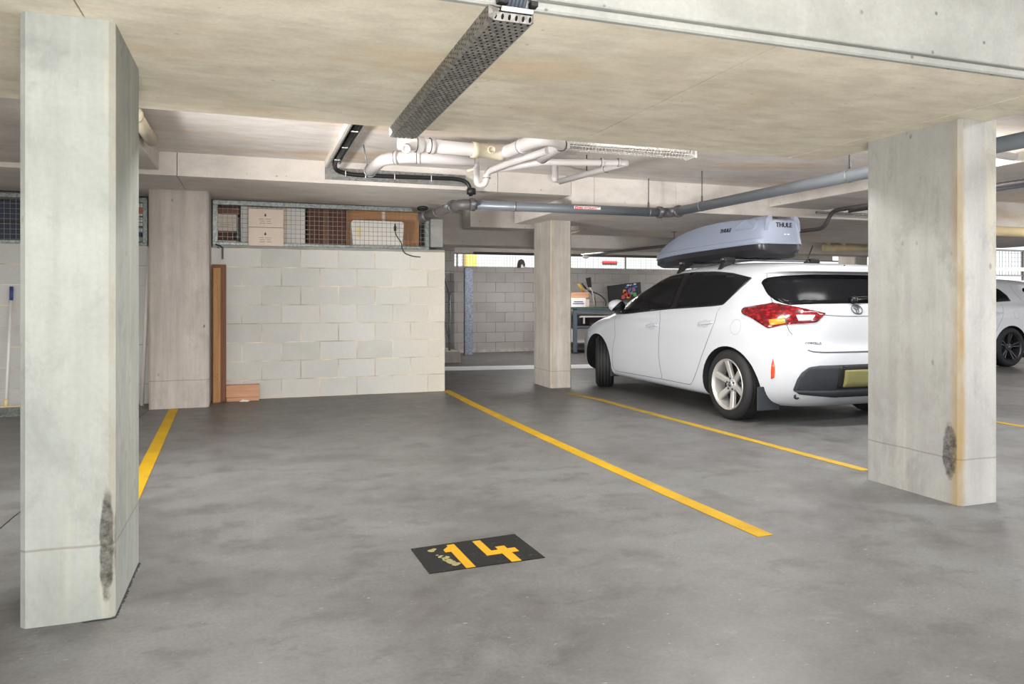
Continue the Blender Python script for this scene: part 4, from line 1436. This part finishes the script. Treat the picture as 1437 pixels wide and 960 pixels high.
GLASS_HATCH = dict(
    outline=[(2.235, .884), (2.12, .968), (1.94, 1.062), (1.82, 1.124), (1.53, 1.248), (1.318, 1.307), (1.10, 1.325), (.84, 1.333), (.50, 1.325), (.192, 1.298), (-.097, 1.249), (.022, 1.13), (.147, 1.008), (.314, .993), (1.0, .958), (1.90, .892)],
    panes=[[(2.02, .91), (1.95, 1.035), (1.82, 1.105), (1.53, 1.234), (1.318, 1.292), (1.03, 1.312), (.985, .975), (1.89, .906)],
           [(.945, 1.318), (.84, 1.32), (.50, 1.312), (.192, 1.286), (-.07, 1.242), (.03, 1.13), (.152, 1.022), (.314, 1.007), (.90, .978)]])
GLASS_SEDAN = dict(
    outline=[(2.235, .884), (2.12, .968), (1.94, 1.062), (1.53, 1.248), (1.318, 1.307), (.84, 1.333), (.50, 1.322), (.25, 1.285), (.05, 1.215), (-.06, 1.12), (-.10, 1.03), (.314, 1.01), (1.0, .965), (1.90, .892)],
    panes=[[(2.02, .91), (1.95, 1.035), (1.53, 1.234), (1.318, 1.292), (1.03, 1.312), (.985, .98), (1.89, .906)],
           [(.945, 1.318), (.50, 1.308), (.25, 1.272), (.06, 1.205), (-.045, 1.115), (-.08, 1.045), (.314, 1.024), (.90, .985)]])

CAR = Vector((4.80, 5.54, 0))
car, SK = build_car('white hatchback with a grey roof box, tail towards the right column', CAR, 0, M['car_paint'], 'six', math.radians(-27), GLASS_HATCH)
build_car('white car with dark five-spoke wheels at the right edge, mostly behind the right column', (11.22, 9.24, 0), PI / 2, M['car_paint2'], 'five', 0, GLASS_SEDAN, detail=False, tail=.4)

# ------------------------------------------------------------------ roof bars and roof box
rb = thing('roof_rack', 'black roof bars clamped across the roof of the white hatchback', 'roof rack', (4.8, 6.5, 1.40))
for yb, zb in ((6.74, 1.425), (6.02, 1.43)):
    part(rb, 'bar', MB().box(4.22, 5.38, yb - .022, yb + .022, zb, zb + .022, bevel=.008, seg=2), M['chrome'])
    for s in (-1, 1):
        x = 4.8 + s * .53
        ft = MB()
        prof = [(x + s * .045, 1.315), (x + s * .075, 1.33), (x + s * .03, 1.415), (x - s * .01, 1.455), (x - s * .09, 1.455), (x - s * .09, 1.425), (x - s * .03, 1.385), (x + s * .0, 1.375), (x + s * .035, 1.335)]
        ft.prism(prof if s > 0 else prof[::-1], yb - .03, yb + .03, 'y')
        f = part(rb, 'foot', ft, M['black'])
        part(rb, 'foot_cover', MB().box(x - .06 - (.03 if s > 0 else -.03), x + .06 - (.03 if s > 0 else -.03), yb - .036, yb + .036, zb - .012, zb + .034, bevel=.01, seg=2), M['black'], f)

bxo = thing('roof_box', 'long blue-grey roof box with a black underside on the white hatchback', 'roof box', (4.68, 6.7, 1.44))


def box_station(y):
    """half width, floor, seam and top of the box at depth y"""
    w = curve_at([(5.70, .16), (5.715, .20), (5.74, .232), (5.79, .258), (5.87, .274), (6.02, .285), (6.6, .29), (7.1, .28), (7.45, .25), (7.62, .215), (7.72, .17), (7.77, .10)], y)
    fl_ = curve_at([(5.70, 1.485), (5.80, 1.450), (6.3, 1.452), (7.0, 1.437), (7.4, 1.420), (7.6, 1.422), (7.72, 1.452), (7.77, 1.485)], y)
    se = curve_at([(5.72, 1.578), (7.0, 1.549), (7.77, 1.515)], y)
    tp = curve_at([(5.70, 1.80), (5.76, 1.822), (5.95, 1.832), (6.30, 1.846), (6.66, 1.838), (7.1, 1.785), (7.45, 1.70), (7.62, 1.64), (7.72, 1.585), (7.77, 1.545)], y)
    return w, fl_, se, tp


ys = [5.70, 5.705, 5.715, 5.725, 5.74, 5.76, 5.80, 5.86, 5.95, 6.1, 6.3, 6.5, 6.66, 6.85, 7.0, 7.1, 7.2, 7.3, 7.4, 7.48, 7.55, 7.62, 7.67, 7.72, 7.75, 7.77]


def loft(secs):
    mb = MB()
    rows = [[mb.bm.verts.new(p) for p in s] for s in secs]
    for a, b in zip(rows, rows[1:]):
        for j in range(len(a) - 1):
            mb.bm.faces.new((a[j], a[j + 1], b[j + 1], b[j])).smooth = True
    mb.bm.faces.new(rows[0])
    mb.bm.faces.new(rows[-1][::-1])
    for r in (rows,):
        for a, b in zip(r, r[1:]):
            mb.bm.faces.new((a[0], b[0], b[-1], a[-1]))
    return mb


lid, tray_, lipm = [], [], []
XC = 4.685
for y in ys:
    w, f, s, tpz = box_station(y)
    h = tpz - s
    tw = w * (.80 if y > 5.8 else .78)
    half = [(w, s), (w * 1.0, s + .045), (w * .965, s + .055), (w * .93, s + h * .5), (tw + .005, s + h * .86), (tw * .93, s + h * .965), (tw * .72, s + h * 1.0), (tw * .3, s + h * .985), (0, s + h * .975)]
    lid.append([(XC - x, y, z) for x, z in half] + [(XC + x, y, z) for x, z in half[::-1][1:]])
    halfb = [(w * .965, s - .001), (w * .96, s - .05), (w * .93, s - .06), (w * .78, f + .008), (w * .62, f), (0, f)]
    tray_.append([(XC - x, y + (.0 if y > 5.8 else .012), z) for x, z in halfb] + [(XC + x, y + (.0 if y > 5.8 else .012), z) for x, z in halfb[::-1][1:]])
lidm = loft(lid)
b = lidm.bm
bmesh.ops.recalc_face_normals(b, faces=b.faces[:])
b.normal_update()
lsk = BVHTree.FromBMesh(b)
lido = part(bxo, 'lid', lidm, M['grey_box'], sharp=28)
part(bxo, 'tray', loft(tray_), M['box_black'], sharp=35)
rim_m = []
for y in ys:
    w, f, s, tpz = box_station(y)
    rim_m.append((XC - w * 1.0, y, s + .004))
rm = MB().tube(rim_m, .006, 6).tube([(2 * XC - p[0], p[1], p[2]) for p in rim_m], .006, 6).tube([rim_m[0], (2 * XC - rim_m[0][0], rim_m[0][1], rim_m[0][2])], .006, 6)
part(bxo, 'rim', rm, M['grey_box'])
# raised side blisters and the step at the tail
for s in (-1, 1):
    bl = MB()
    pl_ = [(5.79, 1.70), (5.79, 1.805), (5.86, 1.825), (5.97, 1.825), (6.03, 1.79), (6.11, 1.735), (6.06, 1.715)]
    P = round_poly(pl_, .05)
    vs = []
    for y, z in P:
        h = lsk.ray_cast(Vector((XC + s * 1.5, y, z)), Vector((-s, 0, 0)))[0] or Vector((XC + s * .25, y, z))
        vs.append(h)
    n = len(vs)
    c0 = sum(vs, Vector()) / n
    o_ = [bl.bm.verts.new(v + Vector((-s * .004, 0, 0))) for v in vs]
    i_ = [bl.bm.verts.new(c0 + (v - c0) * .84 + Vector((s * .014, 0, .004))) for v in vs]
    for k in range(n):
        bl.bm.faces.new((o_[k], o_[(k + 1) % n], i_[(k + 1) % n], i_[k])).smooth = True
    bl.bm.faces.new(i_)
    part(bxo, 'side_blister', bl, M['grey_box'], lido)
for s in (-1, 1):
    tr = MB()
    tr.prism([(XC + s * .105, 1.70), (XC + s * .125, 1.838), (XC + s * .165, 1.84), (XC + s * .19, 1.80), (XC + s * .20, 1.70)], 5.712, 5.95, 'y')
    part(bxo, 'tail_ridge', tr, M['grey_box'], lido)
h, hn = lsk.ray_cast(Vector((XC - 1.5, 6.235, 1.735)), Vector((1, 0, 0)))[:2]
hn = -hn if hn.x > 0 else hn
tx = (Vector((0, -1, 0)) - hn * (-hn.y)).normalized()
ty = hn.cross(tx)
h = h + hn * .007
tm = Matrix(((tx.x, ty.x, hn.x, h.x), (tx.y, ty.y, hn.y, h.y), (tx.z, ty.z, hn.z, h.z), (0, 0, 0, 1)))
part(bxo, 'lettering', text_mb('THULE', .058, tm, .001, .0006), M['trim_black'], lido)
tm = Matrix.Translation((XC, 5.70, 1.752)) @ Matrix.Rotation(PI / 2, 4, 'X')
part(bxo, 'lettering', text_mb('THULE', .060, tm, .004, .0012), M['trim_black'], lido)
ds = MB()
for i in (-2, -1, 1, 2):
    ds.lathe([(0, 0), (.006, 0), (.006, .004), (0, .004)], (XC + .03 + i * .012, 5.70, 1.668), (0, -1, 0), 8)
part(bxo, 'print_mark', ds, M['white'], lido)
part(bxo, 'lock', MB().lathe([(0, 0), (.012, 0), (.012, .008), (0, .01)], (XC - .262, 7.02, 1.515), (-1, 0, 0), 12), M['red'])['label'] = 'small red lock on the black tray'

# ------------------------------------------------------------------ back of the car park
wn = bpy.data.objects.new('window_1', None)
COL.objects.link(wn)
wn.location = (3.6, 14.25, 1.7)
wn['kind'] = 'structure'
part(wn, 'wire_mesh', wire_grid(3.66, 9.2, 14.2, 1.70, 1.97, .06, .002), M['wire_dark'])
part(wn, 'window_frame', MB().box(3.60, 13.9, 14.18, 14.22, 1.955, 1.985).box(3.6, 13.9, 14.18, 14.22, 1.69, 1.712).box(3.80, 3.825, 14.18, 14.22, 1.7, 1.97).box(7.53, 7.55, 14.18, 14.22, 1.7, 1.97).box(9.2, 9.22, 14.18, 14.22, 1.7, 1.97), M['galv_dark'])
ext = struct('exterior_wall', MB().box(0, 18, 18.0, 18.2, .0, 5), M['exterior'])
solo('gate_post', MB().box(4.85, 5.12, 17.2, 17.45, 0, 3.0, bevel=.01), M['exterior_yellow'], 'pale yellow post outside, seen through the mesh of the far window', 'post', (5, 17.3, 0))
for x0, x1, lab in ((7.15, 7.85, 'longer red bar on the white wall outside the far window'), (8.85, 9.3, 'shorter red bar on the white wall outside the far window')):
    solo('red_bar', MB().box(x0, x1, 17.95, 18.0, 2.02, 2.09, bevel=.01), M['red'], lab, 'sign', ((x0 + x1) / 2, 17.98, 2.02))
bag = thing('bag', 'black domed mesh bag standing on the far wall ledge inside the window', 'bag', (5.15, 14.2, 1.7))
dm = [(5.062, 1.70), (5.062, 1.76), (5.075, 1.82), (5.10, 1.86), (5.145, 1.875), (5.19, 1.86), (5.215, 1.82), (5.23, 1.76), (5.23, 1.70)]
part(bag, 'shell', MB().prism(dm, 14.14, 14.17, 'y').prism([(x * .8 + 5.146 * .2, z if z < 1.71 else z - .03) for x, z in dm], 14.10, 14.14, 'y'), M['black'])
part(bag, 'panel', MB().prism([(5.12, 1.70), (5.125, 1.75), (5.14, 1.77), (5.16, 1.755), (5.175, 1.70)], 14.094, 14.10, 'y').prism([(5.185, 1.70), (5.185, 1.74), (5.197, 1.74), (5.20, 1.70)], 14.094, 14.10, 'y'), M['white'])

solo('steel_plate', MB().box(3.80, 3.955, 13.58, 13.66, 0, 1.66, bevel=.004), M['galv_blue'], 'upright galvanised steel plate standing before the far block wall', 'plate', (3.88, 13.6, 0))
struct('floor_kerb', MB().box(1.6, 3.25, 11.9, 13.5, 0, .20, bevel=.01), M['plinth'])
struct('floor_kerb', MB().box(1.6, 3.1, 12.3, 13.5, .2, .40, bevel=.01), M['plinth'])
hr = thing('handrail', 'pale steel stair handrail beyond the end of the block wall', 'handrail', (3.1, 12.05, .2))
part(hr, 'post', MB().tube([(3.105, 12.05, .2), (3.105, 12.05, 1.13)], .02, 12), M['galv'])
part(hr, 'top_rail', MB().tube([(3.105, 12.05, 1.13), (2.98, 12.05, 1.56), (2.6, 12.05, 2.0)], .018, 12), M['galv'])
part(hr, 'lower_rail', MB().tube([(3.105, 12.05, .36), (3.0, 12.05, .78), (2.6, 12.05, 1.3)], .012, 10), M['galv_dark'])

wb = thing('workbench', 'blue-grey steel workbench with a green edge against the far wall', 'workbench', (6.9, 13.5, 0))
part(wb, 'top', MB().box(5.86, 8.3, 13.2, 13.95, .875, .905, bevel=.004), M['bench_green'])
for x, y in ((5.90, 13.22), (8.2, 13.22), (5.90, 13.87), (8.2, 13.87)):
    part(wb, 'leg', MB().box(x, x + .07, y, y + .06, 0, .875, bevel=.004), M['bench_steel'])
part(wb, 'rail', MB().box(5.97, 8.2, 13.22, 13.25, .80, .86), M['bench_steel'])
part(wb, 'rail', MB().box(5.97, 8.2, 13.22, 13.25, .50, .53), M['bench_steel'])
part(wb, 'shelf', MB().box(5.95, 8.22, 13.24, 13.9, .52, .535), M['bench_steel'])
part(wb, 'shelf', MB().box(5.95, 8.22, 13.24, 13.9, .19, .205), M['bench_steel'])
part(wb, 'foot', MB().box(5.88, 6.0, 13.2, 13.3, .0, .03).box(8.18, 8.3, 13.2, 13.3, .0, .03), M['black'])
carton('carton', 5.83, 6.19, 13.3, 13.6, .906, 1.085, M['carton_white'], 'white carton with blue printing on the workbench under the brown carton')
pr = [o for o in COL.objects if o.name.startswith('carton') and o.get('label', '').startswith('white carton with blue')][0]
bp = MB()
for i, (a, b_) in enumerate(((5.93, 6.13), (5.91, 6.15))):
    bp.box(a, b_, 13.298, 13.301, 1.0 - i * .035, 1.018 - i * .035)
part(pr, 'printing', bp, M['print_blue'])
carton('carton', 5.86, 6.27, 13.32, 13.62, 1.0865, 1.195, M['timber_offcut'], 'flat brown carton lying on the white carton on the workbench')
carton('carton', 6.2, 6.29, 13.35, 13.6, .906, 1.06, M['carton_pale'], 'narrow pale carton beside the white carton on the workbench')
solo('tool_bar', MB().box(6.02, 6.7, 13.21, 13.24, .70, .735, bevel=.004).box(6.10, 6.13, 13.21, 13.24, .58, .70), M['white_steel'], 'white clamp bar under the workbench top', 'tool', (6.35, 13.22, .58))
hbp = thing('hand_brush', 'black hand brush standing upright on the brown carton on the workbench', 'brush', (6.36, 13.45, 1.196))
part(hbp, 'bristles', MB().prism([(6.32, 1.30), (6.375, 1.30), (6.355, 1.50), (6.27, 1.48)], 13.42, 13.48, 'y'), M['black'])
part(hbp, 'handle', MB().tube([(6.345, 13.45, 1.30), (6.40, 13.45, 1.22), (6.43, 13.45, 1.06), (6.44, 13.45, .906)], .012, 8), M['white_steel'])
lo = thing('loppers', 'yellow and black garden loppers lying open on the brown carton', 'loppers', (6.2, 13.45, 1.196))
for k, (x0, z0) in enumerate(((6.08, 1.36), (6.17, 1.38))):
    part(lo, 'handle', MB().tube([(x0, 13.42 + .03 * k, z0), (x0 + .12, 13.42 + .03 * k, z0 - .142)], .019, 8), M['number_yellow'] if k == 0 else M['black'])
part(lo, 'blade', MB().prism([(6.20, 1.203), (6.28, 1.2), (6.30, 1.24), (6.24, 1.26)], 13.42, 13.43, 'y'), M['galv_dark'])
wl = thing('hose', 'dark loose hose curving over the workbench beside the cartons', 'hose', (6.6, 13.5, .906))
part(wl, 'tube', MB().tube(smooth_path([(6.33, 13.48, 1.23), (6.45, 13.48, 1.2), (6.62, 13.5, 1.14), (6.74, 13.5, 1.02), (6.72, 13.5, .92)], .1, 6), .012, 8), M['black'])
part(wl, 'tube', MB().tube(smooth_path([(6.30, 13.5, 1.27), (6.42, 13.5, 1.16), (6.5, 13.5, 1.04), (6.5, 13.5, .92)], .1, 6), .009, 8), M['timber_red'])
for x, z, w, h, m, lab in ((5.98, .206, .3, .28, 'carton_white', 'white carton on the lowest workbench shelf, left end'), (6.35, .206, .25, .26, 'carton_pale', 'pale carton on the lowest workbench shelf, right of the white one'),
                           (6.3, .536, .5, .2, 'print', 'dark flat box on the middle shelf of the workbench')):
    carton('carton', x, x + w, 13.35, 13.75, z, z + h, M[m], lab)
ps = thing('poster', 'black poster with bright coloured patches leaning crooked on the far wall above the bench', 'poster', (7.45, 14.0, .906))
rotp = lambda x, z: (7.08 + (x) * math.cos(.115) - z * math.sin(.08), 1.0 + x * math.sin(.115) + z)
part(ps, 'board', MB().prism([rotp(*p) for p in ((0, 0), (.78, 0), (.78, .34), (0, .34))], 14.06, 14.085, 'y'), M['poster_black'])
cols = {'red': (lin(206, 66, 60), [(.30, .03), (.36, .1), (.44, .06)]), 'orange': (lin(228, 146, 60), [(.34, .14), (.42, .03)]), 'blue': (lin(70, 120, 190), [(.40, .25), (.48, .22), (.55, .28), (.62, .24)]), 'green': (lin(84, 150, 96), [(.50, .1), (.58, .05)]), 'violet': (lin(150, 90, 160), [(.46, .15), (.56, .16)]), 'white': (lin(220, 224, 232), [(.44, .29), (.52, .285), (.60, .295)])}
for nm, (cc, cs) in cols.items():
    mb = MB()
    for (u, v) in cs:
        w, h = (.075, .03) if nm in ('white', 'blue') else (.085, .085)
        mb.prism([rotp(u + w * a, v + h * b_) for a, b_ in ((0, .1), (.5, -.1), (1, .15), (.9, .8), (.45, 1.05), (.08, .85))], 14.055, 14.061, 'y')
    part(ps, 'colour_patch', mb, plain(nm + ' poster ink', cc, .5))['label'] = nm + ' ink patches'

# services over the car and beyond
sp = thing('sprinkler_pipe', 'dark sprinkler pipe running over the white car with a double bend', 'pipe', (5.4, 9, 1.85))
pipe(sp, 'pipe', [(5.33, 11.6, 1.815), (5.75, 6.36, 1.815), (5.80, 6.30, 2.0), (5.82, 2.6, 2.0)], .022, M['hydrant_dark'], .09, 14)
part(sp, 'sprinkler_head', MB().lathe([(0, 0), (.05, 0), (.055, -.03), (.02, -.05), (0, -.05)], (5.33, 11.45, 1.80), (0, 0, 1), 14), M['white'])
for x, y, z, zt in ((5.54, 9.0, 1.815, 2.0), (5.70, 7.1, 1.815, 2.0), (5.80, 5.2, 2.0, 2.1)):
    part(sp, 'hanger', MB().tube([(x, y, z), (x, y, zt)], .006, 8).lathe([(0, -.006), (.04, -.006), (.04, 0), (0, 0)], (x, y, zt), (0, 0, 1), 12), M['hydrant_dark'])
solo('sprinkler_pipe', MB().tube([(3.4, 11.62, 1.815), (8.9, 11.62, 1.815)], .022, 12), M['hydrant_dark'], 'dark cross pipe below the deep beam in front of the far window', 'pipe', (6, 11.62, 1.8))
solo('conduit', MB().tube([(6.05, 6.82, 2.05), (8.5, 6.80, 2.05)], .014, 10), M['galv'], 'thin pale conduit beside the bent sprinkler pipe over the white car', 'conduit', (7, 6.8, 2.0))
cp = thing('drain_pipe', 'yellowed pvc drain pipe with two stubs above the roof of the white car', 'pipe', (9.6, 10.3, 2.0))
pipe(cp, 'pipe', [(9.30, 10.30, 1.95), (10.18, 10.22, 1.95)], .06, M['pvc_yellow'], .05, 18, [((9.5, 10.28, 1.95), (1, -.09, 0), .03, .066), ((9.72, 10.26, 1.95), (1, -.09, 0), .03, .066)])
for x, y in ((9.38, 10.293), (9.68, 10.265)):
    part(cp, 'stub', MB().lathe([(0, 0), (.045, 0), (.045, .34), (0, .34)], (x, y, 1.98), (0, 0, 1), 14), M['pvc_yellow'])
part(cp, 'down_pipe', MB().tube(smooth_path([(10.16, 10.22, 1.95), (10.27, 10.21, 1.95), (10.27, 10.21, 0)], .09), .05, 14), M['pvc_yellow'])
solo('sprinkler_pipe', MB().tube([(6.51, 6.8, 2.08), (6.51, 2.4, 2.08)], .02, 12), M['hydrant'], 'grey pipe under the slab at the right edge of the picture', 'pipe', (6.5, 4.5, 2.08))
solo('drain_pipe', MB().tube([(4.9, 4.0, 2.15), (6.4, 4.22, 2.15)], .03, 14), M['pvc'], 'short white pvc pipe right of the stained column under the slab', 'pipe', (5.6, 4.1, 2.15))
rp = thing('drain_pipe', 'cream pvc pipe with a coupling above the white car at the right edge', 'pipe', (9.4, 7, 2.15))
pipe(rp, 'pipe', [(8.4, 6.62, 1.90), (12.0, 6.78, 1.90)], .06, M['pvc_yellow'], .05, 18, [((8.2, 6.61, 1.90), (1, .05, 0), .4, .075)])
struct('ceiling_beam', MB().box(6.6, 15, 3.2, 3.9, 2.14, ZS, bevel=.006), M['beam'])

# open side of the building with low wall and railing
struct('wall_right', MB().box(12.5, 24, 12.4, 12.6, 0, 1.50), M['plinth'])
rl = thing('railing', 'grey steel railing with mesh on the low wall beyond the second white car', 'railing', (15, 12.5, 1.5))
part(rl, 'rail', MB().box(13.5, 20, 12.47, 12.53, 1.72, 1.80), M['pvc_yellow'])
part(rl, 'rail', MB().box(13.5, 20, 12.48, 12.52, 2.18, 2.22), M['hydrant_dark'])
part(rl, 'rail', MB().box(13.5, 20, 12.48, 12.52, 1.60, 1.625), M['hydrant_dark'])
for x in (13.6, 15.35, 17.1, 18.85):
    part(rl, 'post', MB().box(x, x + .05, 12.48, 12.53, 1.5, 2.2), M['hydrant_dark'])
part(rl, 'wire_mesh', wire_grid(13.6, 18.9, 12.54, 1.62, 2.2, .10, .003), M['wire_dark'])

# ------------------------------------------------------------------ light: added unseen battens and fill lamps, with daylight from the open sides
def batten(name, x0, x1, y, z, label, group, power, drop=2.32, tint=(1.0, .98, .955)):
    t = thing(name, label, 'light', ((x0 + x1) / 2, y, z), group)
    part(t, 'batten', MB().box(x0, x1, y - .025, y + .025, z, z + .045, bevel=.004), M['white_steel'])
    part(t, 'hanger', MB().box(x0 + .2, x0 + .23, y - .01, y + .01, z + .045, drop), M['white_steel'])
    part(t, 'hanger', MB().box(x1 - .23, x1 - .2, y - .01, y + .01, z + .045, drop), M['white_steel'])
    part(t, 'tube', MB().tube([(x0 + .03, y, z - .02), (x1 - .03, y, z - .02)], .013, 12), M['lamp'])
    ld = bpy.data.lights.new('tube_light', 'AREA')
    ld.shape = 'RECTANGLE'
    ld.size, ld.size_y = x1 - x0, .12
    ld.energy = power
    ld.color = tint
    lo_ = bpy.data.objects.new('tube_light', ld)
    COL.objects.link(lo_)
    lo_.location = (0, 0, -.045)
    lo_.parent = t


AISLE_P = 30
for x, y, p in ((-2.2, -.6, AISLE_P), (1.2, -.6, AISLE_P), (4.6, -.6, AISLE_P), (5.3, 1.4, 150)):  # all out of frame; the last is added to brighten the right-hand floor
    batten('ceiling_light', x, x + 1.2, y, 2.64, 'unseen fluorescent batten over the driving aisle', 'unseen fluorescent battens over the driving aisle', p, 2.75, (.92, .93, 1.0) if x > 5 else (1.0, .98, .955))
for x0, ln, y, p in ((-.55, 1.2, 4.3, 48), (2.48, 1.2, 4.3, 44), (4.35, 1.2, 4.3, 20), (-3.4, 1.2, 4.7, 34), (6.36, .64, 5.6, 26), (9.4, 1.2, 5.3, 110), (4.6, 1.2, 12.4, 50), (9.0, 1.2, 12.4, 60)):  # battens added out of view to brighten slab, beams, cars and walls
    batten('ceiling_light', x0, x0 + ln, y, 2.20, 'added unseen fluorescent batten on the slab deep in the car park', 'added fluorescent battens deep in the car park', p)

# added soft fill lamp low behind the camera, brightening soffit and columns
fl_ = bpy.data.lights.new('fill_lamp', 'AREA')
fl_.shape = 'DISK'
fl_.size = 1.2
fl_.energy = 280
fl_.color = (1.0, .985, .96)
fo = bpy.data.objects.new('fill_lamp', fl_)
COL.objects.link(fo)
fo.location = (.1, -1.2, .55)
fo.rotation_euler = (math.radians(90 + 54), 0, math.radians(-28))

f2 = bpy.data.lights.new('fill_lamp', 'SPOT')  # second added fill lamp, out of frame left, brightening the deep bay
f2.shadow_soft_size = .35
f2.spot_size = math.radians(62)
f2.spot_blend = 1.0
f2.energy = 1250
f2.color = (1.0, .985, .97)
fo2 = bpy.data.objects.new('fill_lamp', f2)
COL.objects.link(fo2)
fo2.location = (-2.6, 3.7, .7)
fo2.rotation_euler = (Vector((5.0, 7.6, 2.0)) - Vector(fo2.location)).to_track_quat('-Z', 'Y').to_euler()

sl = bpy.data.lights.new('sun', 'SUN')
sl.energy = 9
sl.angle = math.radians(1)
so = bpy.data.objects.new('sun', sl)
COL.objects.link(so)
so.rotation_euler = (math.radians(48), 0, math.radians(-12))

W = bpy.data.worlds.new('World')
SC.world = W
W.use_nodes = True
bgn = W.node_tree.nodes['Background']
bgn.inputs[0].default_value = (.96, .98, 1.0, 1)
bgn.inputs[1].default_value = 1.15

# ------------------------------------------------------------------ camera
cam = bpy.data.cameras.new('camera')
cam.sensor_width = 36
cam.lens = 1040 / 1437 * 36
cam.shift_y = -60 / 1437
cam.clip_start = .05
co = bpy.data.objects.new('camera', cam)
COL.objects.link(co)
co.location = (0, 0, 1.06)
co.rotation_euler = (PI / 2, 0, math.radians(-19.27))
SC.camera = co
vs_ = SC.view_settings
vs_.view_transform = 'Standard'
vs_.look = 'None'
vs_.exposure = 0.16
vs_.gamma = 1
vs_.use_curve_mapping = False
